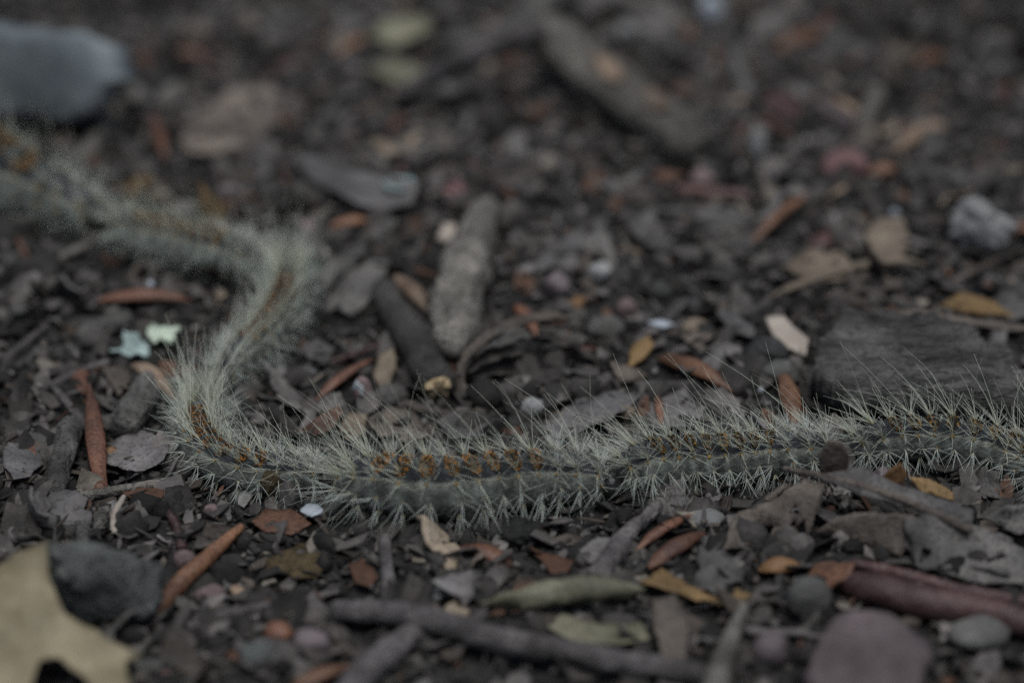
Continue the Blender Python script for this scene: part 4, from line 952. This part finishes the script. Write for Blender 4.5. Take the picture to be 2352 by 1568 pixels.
# the big torn leaf: several lobes and a midrib
def torn_leaf():
    root = bpy.data.objects.new('torn_leaf', None); COL.objects.link(root)
    base = P(1960, 1240, 0); root.location = base; root.empty_display_size = 0.005
    tag(root, 'large torn brown leaf with raised midrib propped against the caterpillars', 'leaf')
    def lobe(out, m, seed, lift=0.8, **kw):
        B = [P(p[0], p[1], (p[2] + lift) * 1e-3) * 1e3 for p in out]
        v, t = sheet_mesh(B, seed=seed, thick=0.2, **kw); v = v * 1e-3
        obj('lobe', mesh_np('lobe', v - base, t), m, parent=root); record('the large torn leaf', v)
    lobe([(1655, 1272, 0.2), (1668, 1235, 0.8), (1698, 1175, 2.2), (1760, 1152, 3.0), (1850, 1100, 4.2), (1905, 1100, 4.6), (1882, 1160, 3.2), (1858, 1238, 0.6), (1800, 1250, 0.2), (1768, 1232, 0.4), (1775, 1205, 1.0), (1755, 1200, 1.2), (1725, 1245, 0.4)], 'leaf_brown', 2, wave=0.9, jag=0.5, holes=0.04)
    lobe([(1868, 1096, 4.6), (1920, 1088, 5.0), (1985, 1074, 5.4), (2040, 1100, 5.0), (2110, 1130, 4.4), (2185, 1150, 3.6), (2232, 1168, 3.0), (2225, 1200, 2.4), (2150, 1180, 3.2), (2080, 1160, 3.8), (2000, 1145, 4.2), (1930, 1118, 4.6)], 'leaf_mauve', 3, wave=0.3, jag=0.4)
    lobe([(1870, 1225, 0.5), (1920, 1190, 2.0), (2000, 1178, 2.8), (2098, 1182, 3.0), (2108, 1205, 2.2), (2068, 1275, 0.2), (2000, 1255, 0.3), (1940, 1232, 0.4)], 'leaf_brown', 4, wave=0.6, curl=0.15)
    lobe([(2075, 1188, 3.0), (2150, 1182, 3.0), (2230, 1200, 2.6), (2290, 1240, 1.8), (2360, 1262, 1.4), (2420, 1330, 0.4), (2300, 1345, 0.2), (2210, 1320, 0.2), (2120, 1305, 0.2), (2090, 1260, 1.2)], 'leaf_grey', 6, wave=0.7, jag=0.5, holes=0.05)
    lobe([(1884, 1090, 3.4), (1880, 1045, 6.0), (1905, 1008, 8.0), (1930, 1012, 8.0), (1952, 1040, 6.6), (1945, 1085, 4.0)], 'leaf_brown', 7, wave=0.3, jag=0.15, lift=0.6)
    c = np.array([P(p[0], p[1], p[2] * 1e-3) for p in [(1800, 1076, 5.0), (1880, 1092, 5.6), (1990, 1118, 5.4), (2100, 1158, 4.6), (2230, 1218, 3.4)]])
    c = catmull(c, 40); rr = np.linspace(0.00028, 0.0005, 40)
    v, q, t = capped(c, rr, 10, rough=0.15)
    obj('midrib', mesh_np('midrib', v - base, t, q), 'bark_brown', parent=root)
torn_leaf()
leaf('orange leaf tip poking up behind the large torn leaf', 'the orange leaf tip', [(2012, 1108, 2.5), (2042, 1082, 4.2), (2068, 1066, 5.2), (2086, 1092, 4.0), (2058, 1122, 2.5)], 'leaf_orange', name='leaf_scrap', cat='leaf scrap', lift=1.0, thick=0.25, jag=0.15)
leaf('brown leaf strip behind the large torn leaf, beside the orange tip', 'the brown strip', [(2086, 1094, 3.6), (2140, 1100, 3.4), (2190, 1130, 2.4), (2195, 1150, 1.8), (2120, 1130, 2.4)], 'leaf_ochre', name='leaf_scrap', cat='leaf scrap', lift=0.8)
leaf('curled grey-brown leaf at the beside the large torn leaf', 'the curled grey-brown leaf', [(2260, 1190, 0.4), (2310, 1160, 2.6), (2400, 1150, 2.6), (2440, 1210, 0.4), (2340, 1225, 0.3)], 'leaf_grey', lift=0.8, curl=0.3)
husk('amber cracked seed shell in front of the large torn leaf', 'the amber shell', (1742, 1308, 0.2), (1842, 1300, 0.2), 27, 'leaf_orange', name='seed_shell', cat='seed shell')
twig('thick dark-red stick lying beside the round grey pebble', 'the dark-red stick', [(1925, 1335, 0.2), (2010, 1352, 0.4), (2140, 1385, 0.6), (2280, 1408, 0.6), (2430, 1440, 0.6)], [26, 38, 38, 34, 34], 'bark_red', name='stick', cat='stick', rough=0.07, ends='round', sides=18)
twig('thin dark-red twig running along above the thick dark-red stick', 'the thin red twig', [(1955, 1292, 0.6), (2060, 1315, 0.9), (2200, 1352, 0.9), (2420, 1392, 0.8)], [12, 15, 15, 14], 'bark_red')
stone('round grey pebble with a yellowish cap beside the dark-red stick', 'the round grey pebble', 1858, 1372, 52, 52, 'stone_grey', cuts=3)
leaf('broad pinkish-mauve flake of stone lying before the caterpillars', 'the pinkish-mauve flake', [(1862, 1510, 0.6), (1900, 1442, 1.6), (1948, 1405, 2.0), (2045, 1415, 2.0), (2130, 1462, 1.6), (2140, 1520, 1.0), (2090, 1590, 0.5), (1980, 1650, 0.3), (1880, 1600, 0.3)], 'stone_rose', name='stone', cat='stone', lift=1.8, thick=2.4, wave=0.9, jag=0.15, step=0.8)
stone('smooth grey pebble under the thick dark-red stick', 'the smooth grey pebble', 2245, 1446, 76, 44, 'stone_grey', cuts=5)
twig('pale grey stem rising from the litter, thicker at its foot', 'the pale grey stem', [(1630, 1620, 1.5), (1668, 1500, 1.5), (1708, 1385, 1.6)], [38, 26, 11], 'bark_pale', name='stem', cat='stem')
stone('lavender-grey pebble beside the foot of the pale grey stem', 'the lavender-grey pebble', 1770, 1490, 46, 40, 'stone_mauve', cuts=5)
stone('rust-red chip in front of the long forked stick', 'the rust-red chip', 640, 1452, 36, 28, 'husk_rust', cuts=8)
stone('bluish-grey pebble below the rust-red chip', 'the bluish pebble below the rust chip', 592, 1502, 42, 32, 'stone_slate', cuts=3)
stone('mauve pebble beside the rust-red chip', 'the mauve pebble', 712, 1478, 46, 36, 'stone_mauve', cuts=4)
husk('orange-brown husk below the mauve pebble', 'the orange-brown husk', (660, 1590, 0.3), (812, 1528, 0.8), 24, 'husk_orange', blunt=0.3)
twig('thin grey twig between the front pebbles and the long forked stick', 'the thin grey twig', [(430, 1440), (540, 1408), (690, 1380), (780, 1358)], [14, 15, 12, 8], 'bark_mauve')
leaf('rusty leaf scrap beside the mossy root crumb', 'the rusty scrap', [(800, 1290), (830, 1282), (868, 1318), (850, 1345), (815, 1335)], 'leaf_rust', name='leaf_scrap', cat='leaf scrap', lift=1.0)
twig('grey twig standing in front of the fat caterpillar', 'the standing grey twig', [(888, 1400, 0.4), (890, 1330, 0.8), (882, 1235, 0.6)], 15, 'bark_mauve')
leaf('orange-rimmed torn scrap in front of the fat caterpillar', 'the orange-rimmed scrap', [(1215, 1250), (1245, 1262), (1320, 1288), (1298, 1322), (1262, 1310)], 'leaf_rust', name='leaf_scrap', cat='leaf scrap', lift=0.8)
leaf('grey leaf scrap behind the widening grey stick', 'the grey scrap behind the stick', [(1330, 1262), (1370, 1232), (1420, 1240), (1400, 1285), (1350, 1290)], 'leaf_mauve', name='leaf_scrap', cat='leaf scrap', lift=0.7)
stone('clod of dark soil in front of the fat caterpillar', 'the soil clod', 1190, 1222, 56, 32, 'soil', name='clod', cat='clod', cuts=4, rough=0.3, sub=4)
# ---- middle, behind the fat caterpillar
CHIP = stone('reddish chip with a white face beside the cut twig', 'the white-faced chip', 833, 900, 24, 37, 'stone_pink', cuts=8)
leaf('white flake stuck to the reddish chip', 'the white flake', [(812, 892, 2.4), (822, 874, 3.2), (834, 888, 3.0), (830, 908, 2.2), (818, 910, 2.0)], 'stone_white', name='flake', cat='flake', lift=0.25, thick=0.3, jag=0.1, on=CHIP)
stone('flat grey-brown chip between the white-faced chip and the cut twig', 'the flat grey chip', 900, 908, 42, 28, 'leaf_grey', cuts=10)
husk('long red-brown bud scale beside the dark cut twig', 'the long red bud scale', (722, 922, 0.2), (858, 822, 0.6), 15, 'husk_rust')
twig('thin reddish twig above the long red-brown bud scale', 'the thin reddish twig', [(745, 838), (820, 812), (895, 785)], 9, 'husk_red')
leaf('pale brown leaf between the thin reddish twig and the dark cut twig', 'the pale brown leaf', [(858, 858), (872, 812), (905, 800), (912, 830), (895, 880), (870, 890)], 'leaf_tan', name='leaf_scrap', cat='leaf scrap', lift=0.9)
leaf('mauve leaf beside the bushy caterpillar', 'the mauve leaf', [(690, 800), (730, 775), (770, 800), (752, 825), (705, 822)], 'leaf_mauve', lift=0.7)
leaf('rust-orange bent leaf behind the curled caterpillar', 'the rust-orange bent leaf', [(690, 985, 0.4), (722, 962, 1.5), (775, 930, 2.4), (790, 945, 2.0), (762, 990, 0.6), (720, 1000, 0.3)], 'leaf_rust', name='leaf_scrap', cat='leaf scrap', lift=1.0)
leaf('speckled reddish-grey leaf below the white-faced chip', 'the speckled leaf', [(842, 960), (900, 935), (952, 945), (985, 1000), (930, 1010), (870, 1000)], 'leaf_brown', lift=0.7)
leaf('pale grey-brown leaf beside the speckled leaf', 'the pale grey-brown leaf', [(775, 985), (800, 945), (845, 950), (835, 995), (800, 1010)], 'leaf_tan', name='leaf_scrap', cat='leaf scrap', lift=0.7)
leaf('wide grey leaf below the cut twig', 'the wide leaf below the twig', [(1000, 965), (1040, 945), (1120, 958), (1110, 1000), (1030, 1005)], 'leaf_mauve', name='leaf_scrap', cat='leaf scrap', lift=0.7)
leaf('long ragged leaf between the curled leaf and the orange-patched caterpillar', 'the long ragged leaf', [(1240, 985), (1300, 940), (1400, 900), (1470, 905), (1440, 950), (1360, 975), (1280, 1005)], 'leaf_mauve', lift=1.0, wave=0.9, jag=0.5)
stone('tan pebble at the end of the long ragged leaf', 'the small tan pebble', 1444, 950, 22, 22, 'leaf_tan', cuts=5)
husk('thin rust bud scale behind the black-patched caterpillar', 'the thin rust bud scale', (1508, 905, 0.6), (1520, 985, 0.2), 11, 'husk_rust')
stone('pinkish-cream pebble behind the orange-patched caterpillar', 'the pinkish-cream pebble', 1222, 935, 28, 24, 'stone_pale', cuts=6)
leaf('tan scrap below the three-cornered scrap', 'the low tan scrap', [(1560, 770), (1600, 745), (1640, 770), (1600, 800)], 'leaf_brown', name='leaf_scrap', cat='leaf scrap', lift=0.9)
# ================================================================== LOOSE LITTER FILLING THE FLOOR
ALLH = np.vstack([h[2] for h in HEROES]); HEROES_P = [h for h in HEROES if h[0]]
HID = np.concatenate([[k] * len(h[2]) for k, h in enumerate(HEROES_P)]); HXY = np.vstack([h[2] for h in HEROES_P])
CH = np.vstack([c for c, r in CHAIN]); CR = np.concatenate([r for c, r in CHAIN])
def chain_gap(xy):
    d = np.linalg.norm(CH - xy, axis=1) - CR; return d.min()
def hero_near(xy):
    d = np.linalg.norm(HXY - xy, axis=1); k = int(d.argmin()); return HEROES_P[HID[k]][0], d[k]
def in_view(x, y, m=0):
    px, py = to_px((x, y, 0.0)); return -m < px < 2352 + m and -m < py < 1568 + m
def spot(gap, hero_gap, tries=60):
    for _ in range(tries):
        x = random.uniform(-0.085, 0.085); y = random.uniform(0.172, 0.352)
        if not in_view(x, y, -14): continue
        xy = np.array([x, y])
        if chain_gap(xy) < gap: continue
        nm, d = hero_near(xy)
        if d < hero_gap: continue
        return x, y, nm
    return None

# base shapes (shared mesh data); nominal size 1 = 5 mm
scrap_me = []
for k in range(16):
    rs = np.random.default_rng(100 + k); m_ = rs.integers(5, 9)
    an = np.sort(rs.uniform(0, 2 * np.pi, m_)); el = rs.uniform(0.35, 0.9)
    rr = rs.uniform(0.6, 1.15, m_) * 2.6
    B = np.stack([np.cos(an) * rr, np.sin(an) * rr * el, rs.normal(0, 0.45, m_)], -1)
    v, t = sheet_mesh(B, seed=200 + k, jag=0.6, wave=1.8, curl=rs.uniform(-0.3, 0.4), thick=0.16, step=0.55)
    v[:, 2] -= np.quantile(v[:, 2], 0.2)
    scrap_me.append(mesh_np('leaf_scrap', v * 1e-3, t))
twig_me = []
for k in range(9):
    rs = np.random.default_rng(300 + k)
    pts = np.array([[-2.5, 0, 0], [-0.9, rs.normal(0, 0.35), rs.normal(0, 0.1)], [0.9, rs.normal(0, 0.35), rs.normal(0, 0.1)], [2.5, rs.normal(0, 0.2), 0]])
    c = catmull(pts, 22); r = np.linspace(rs.uniform(0.3, 0.42), rs.uniform(0.18, 0.34), 22)
    r[0] *= 0.8; r[-1] *= 0.75
    v, q, t = capped(c, r, 10, rough=0.2, seed=k, flat=rs.uniform(0.6, 1))
    v[:, 2] += 0.15
    twig_me.append(mesh_np('twig', v * 1e-3, t, q))
pebble_me = []
for k in range(10):
    rs = np.random.default_rng(400 + k)
    v, f = rock_verts(2.5, 2.5 * rs.uniform(0.6, 0.95), 2.5 * rs.uniform(0.45, 0.85), 410 + k, cuts=int(rs.integers(3, 10)), rough=rs.uniform(0.05, 0.14))
    pebble_me.append(mesh_np('pebble', v * 1e-3, f))
chip_me = []
for k in range(10):
    rs = np.random.default_rng(500 + k)
    v, f = rock_verts(2.6, 2.6 * rs.uniform(0.35, 0.6), 2.6 * rs.uniform(0.18, 0.4), 510 + k, cuts=14, rough=0.2, square=0.7)
    chip_me.append(mesh_np('bark_chip', v * 1e-3, f))
scale_me = []
for k in range(7):
    rs = np.random.default_rng(600 + k)
    v, q = husk_verts((-2.5e-3, 0, 0), (2.5e-3, 0, rs.uniform(0, 0.5e-3)), rs.uniform(0.55, 0.95) * 1e-3, arc=rs.uniform(0.9, 1.45), bend=rs.uniform(0, 0.1), nu=16, nv=9, blunt=rs.choice([0, 0.4]), twist=rs.uniform(-0.8, 0.8))
    scale_me.append(mesh_np('bud_scale', v, None, q))
for lst in (scrap_me, twig_me, pebble_me, chip_me, scale_me):
    for me in lst: me.materials.append(None)

COLW = {'leaf_grey': 'grey', 'leaf_mauve': 'mauve-grey', 'leaf_dark': 'dark brown', 'leaf_brown': 'brown', 'leaf_rust': 'rust', 'leaf_tan': 'tan', 'leaf_ochre': 'ochre',
        'bark_grey': 'grey', 'bark_dark': 'blackish', 'bark_brown': 'brown', 'bark_mauve': 'mauve-grey', 'bark_pale': 'pale', 'bark_red': 'dark red', 'husk_red': 'dark red',
        'stone_grey': 'grey', 'stone_dark': 'dark', 'stone_pale': 'pale', 'stone_pink': 'pinkish', 'stone_mauve': 'mauve', 'slab_bark': 'dark',
        'husk_rust': 'rust-brown', 'husk_orange': 'orange-brown', 'husk_tan': 'tan'}
USED = set()
def scatter(kind, cat, meshes, count, pal, smin, smax, tilt, gap, hgap, sink, group):
    names, wts = zip(*pal)
    for _ in range(count):
        s = smin * (smax / smin) ** (random.random() ** 1.3)
        sp = spot(gap + s * 0.0012, hgap)
        if sp is None: continue
        x, y, near_ = sp
        mname = random.choices(names, wts)[0]
        o = bpy.data.objects.new(kind, random.choice(meshes)); COL.objects.link(o)
        o.location = (x, y, float(G(x, y)) + sink * s * 1e-3)
        o.rotation_euler = (random.gauss(0, tilt), random.gauss(0, tilt), random.uniform(0, 6.283))
        o.scale = (s * random.uniform(0.85, 1.2), s * random.uniform(0.8, 1.15), s)
        o.material_slots[0].link = 'OBJECT'; o.material_slots[0].material = MATS[mname]
        q_ = math.log(s / smin) / math.log(smax / smin)
        size = 'tiny' if q_ < 0.22 else 'small' if q_ < 0.45 else 'mid-sized' if q_ < 0.7 else 'big'
        size += {'leaf_scrap': [' torn', ' ragged', ' crumpled', ' curled'], 'twig': [' straight', ' crooked', ' knobbly'], 'pebble': [' rounded', ' angular'], 'bark_chip': [' flat', ' splintered'], 'bud_scale': [' pointed', ' hollow']}[kind][meshes.index(o.data) % (4 if kind == 'leaf_scrap' else 3 if kind == 'twig' else 2)]
        lab = '%s %s %s lying near %s' % (size, COLW[mname], cat, near_)
        if lab in USED:
            d_ = np.linalg.norm(HXY - np.array([x, y]), axis=1)
            for k_ in np.argsort(d_)[:400]:
                other = HEROES_P[HID[k_]][0]
                alt = '%s %s %s between %s and %s' % (size, COLW[mname], cat, near_, other)
                if other != near_ and alt not in USED and len(alt.split()) <= 16:
                    lab = alt; break
        USED.add(lab)
        tag(o, lab, cat, group)

scatter('leaf_scrap', 'leaf scrap', scrap_me, 300, [('leaf_grey', 6), ('leaf_mauve', 6), ('leaf_dark', 3.5), ('leaf_brown', 3), ('leaf_rust', 0.7), ('leaf_tan', 1.4), ('leaf_ochre', 0.4)], 0.6, 2.3, 0.34, 0.0004, 0.0011, 0.26, 'leaf scraps in the litter')
scatter('twig', 'twig', twig_me, 190, [('bark_grey', 4), ('bark_mauve', 4), ('bark_dark', 3), ('bark_brown', 4), ('bark_pale', 1), ('bark_red', 1.5)], 0.6, 2.6, 0.10, 0.0005, 0.0012, 0.12, 'twigs in the litter')
scatter('bark_chip', 'bark chip', chip_me, 290, [('bark_grey', 4), ('bark_dark', 3), ('bark_brown', 3), ('slab_bark', 2), ('bark_mauve', 3)], 0.35, 1.2, 0.25, 0.0004, 0.0010, 0.20, 'bark chips in the litter')
scatter('pebble', 'pebble', pebble_me, 200, [('stone_grey', 4), ('stone_dark', 4), ('stone_pale', 0.8), ('stone_pink', 1.3), ('stone_mauve', 1.8)], 0.18, 0.62, 0.3, 0.0004, 0.0010, 0.9, 'pebbles in the litter')
scatter('bud_scale', 'bud scale', scale_me, 70, [('husk_rust', 4), ('husk_orange', 1.5), ('husk_red', 3), ('husk_tan', 1.2)], 0.5, 1.7, 0.18, 0.0004, 0.0012, 0.06, 'bud scales in the litter')

# ---- what nobody could count: soil crumbs, tiny leaf flakes, fibres
def outside(x, y, m=0.012):
    """beyond the patch of floor laid piece by piece"""
    return (y < 0.183 - m) | (y > 0.345 + m) | (np.abs(x) > 0.222 * y + m)
def crumbs(name, label, count, smin, smax, sub, spread, seed, pw=2.2):
    rs = np.random.default_rng(seed)
    x = rs.uniform(-0.105, 0.105, count * 2); y = rs.uniform(0.165, 0.385, count * 2)
    if spread:
        x = rs.normal(0, 0.22, count * 2); y = 0.27 + rs.normal(0, 0.26, count * 2)
        o_ = outside(x, y); x, y = x[o_], y[o_]
    else:
        o_ = ~outside(x, y); x, y = x[o_], y[o_]
    # crumbs gather in clumps
    dens = vnoise(np.stack([x / 0.012, y / 0.012, np.full_like(x, 5.0)], -1), 21)
    keep = rs.random(len(x)) < 0.55 + 0.4 * dens
    x, y = x[keep][:count], y[keep][:count]; N = len(x)
    s = smin * (smax / smin) ** (rs.random(N) ** pw)
    bv, bf = ico(sub)
    v = np.repeat(bv[None], N, 0)
    v = v * (1 + 0.38 * vnoise(v * 2.1 + rs.uniform(0, 500, (N, 1, 3)), 31))[..., None]
    sq = rs.uniform(0.55, 1.3, (N, 1, 3)); v = v * sq
    a = rs.uniform(0, 6.283, N); ca, sa = np.cos(a)[:, None], np.sin(a)[:, None]
    vx = v[..., 0] * ca - v[..., 1] * sa; vy = v[..., 0] * sa + v[..., 1] * ca
    v = np.stack([vx, vy, v[..., 2]], -1) * s[:, None, None]
    v = v + np.stack([x, y, G(x, y) + s * 0.35 - 0.0001], -1)[:, None]
    t = (bf[None] + (np.arange(N) * len(bv))[:, None, None]).reshape(-1, 3)
    base = np.array([[0.030, 0.028, 0.026], [0.052, 0.047, 0.044], [0.085, 0.077, 0.072], [0.020, 0.0185, 0.0175], [0.14, 0.128, 0.12], [0.10, 0.055, 0.038], [0.28, 0.265, 0.255]])
    c = base[rs.choice(7, N, p=[0.24, 0.22, 0.20, 0.18, 0.13, 0.02, 0.01])] * rs.uniform(0.75, 1.25, (N, 1))
    o = obj(name, mesh_np(name, v.reshape(-1, 3), t, col=np.repeat(c[:, None], len(bv), 1).reshape(-1, 3)), 'crumb')
    tag(o, label, 'soil crumbs', None, 'stuff')
crumbs('soil_crumbs', 'loose dark crumbs of soil between the leaves', 5500, 0.0005, 0.0017, 2, False, 71)
crumbs('soil_grains', 'fine dark soil grains all over the floor', 26000, 0.00016, 0.0006, 1, False, 72, 1.6)
crumbs('outer_crumbs', 'coarse soil crumbs of the floor further out', 9000, 0.0007, 0.004, 1, True, 73)

def flakes(name, label, count, smin, smax, spread, seed):
    rs = np.random.default_rng(seed)
    if spread:
        x = rs.normal(0, 0.22, count); y = 0.27 + rs.normal(0, 0.26, count); o_ = outside(x, y); x, y = x[o_], y[o_]
    else: x = rs.uniform(-0.105, 0.105, count); y = rs.uniform(0.165, 0.385, count)
    N = len(x); s = smin * (smax / smin) ** (rs.random(N) ** 1.8)
    asp = np.where(rs.random(N) < 0.3, rs.uniform(0.08, 0.2, N), rs.uniform(0.35, 1.0, N))
    g1 = np.array([[-1, -0.7], [0.1, -1], [1, -0.4], [0.9, 0.6], [0.0, 1.0], [-0.9, 0.5]])
    k = len(g1)
    p2 = g1[None] * (1 + rs.uniform(-0.3, 0.3, (N, k, 2)))
    z = rs.normal(0, 0.22, (N, k)) * asp[:, None] ** 0.5
    top = np.stack([p2[..., 0], p2[..., 1] * asp[:, None], z], -1)
    v = np.concatenate([top, top - np.array([0, 0, 0.10])], 1)
    # random tilt and turn
    e = rs.normal(0, 0.42, (N, 2)); a = rs.uniform(0, 6.283, N)
    v[..., 2] += v[..., 0] * e[:, :1] + v[..., 1] * e[:, 1:]
    ca, sa = np.cos(a)[:, None], np.sin(a)[:, None]
    v = np.stack([v[..., 0] * ca - v[..., 1] * sa, v[..., 0] * sa + v[..., 1] * ca, v[..., 2]], -1) * s[:, None, None]
    v = v + np.stack([x, y, G(x, y) + 0.00025 + 0.12 * s + rs.uniform(0, 0.0007, N)], -1)[:, None]
    tp = [(0, 1, 5), (1, 4, 5), (1, 2, 4), (2, 3, 4)]
    tr = tp + [(c_ + k, b_ + k, a_ + k) for a_, b_, c_ in tp]
    for i_ in range(k):
        j_ = (i_ + 1) % k; tr += [(j_, i_, i_ + k), (j_, i_ + k, j_ + k)]
    t = (np.array(tr)[None] + (np.arange(N) * 2 * k)[:, None, None]).reshape(-1, 3)
    base = np.array([[0.125, 0.113, 0.104], [0.17, 0.153, 0.144], [0.075, 0.066, 0.06], [0.04, 0.036, 0.033], [0.15, 0.08, 0.053], [0.23, 0.20, 0.165], [0.095, 0.076, 0.062], [0.30, 0.285, 0.27]])
    c = base[rs.choice(8, N, p=[0.23, 0.2, 0.2, 0.17, 0.04, 0.04, 0.11, 0.01])] * rs.uniform(0.75, 1.25, (N, 1))
    o = obj(name, mesh_np(name, v.reshape(-1, 3), t, smooth=False, col=np.repeat(c[:, None], 2 * k, 1).reshape(-1, 3)), 'flake')
    tag(o, label, 'leaf flakes', None, 'stuff')
flakes('leaf_flakes', 'tiny crumbled leaf flakes and fibres over the soil', 24000, 0.0003, 0.0021, False, 81)
flakes('outer_flakes', 'crumbled leaf flakes of the floor further out', 9000, 0.0008, 0.007, True, 82)
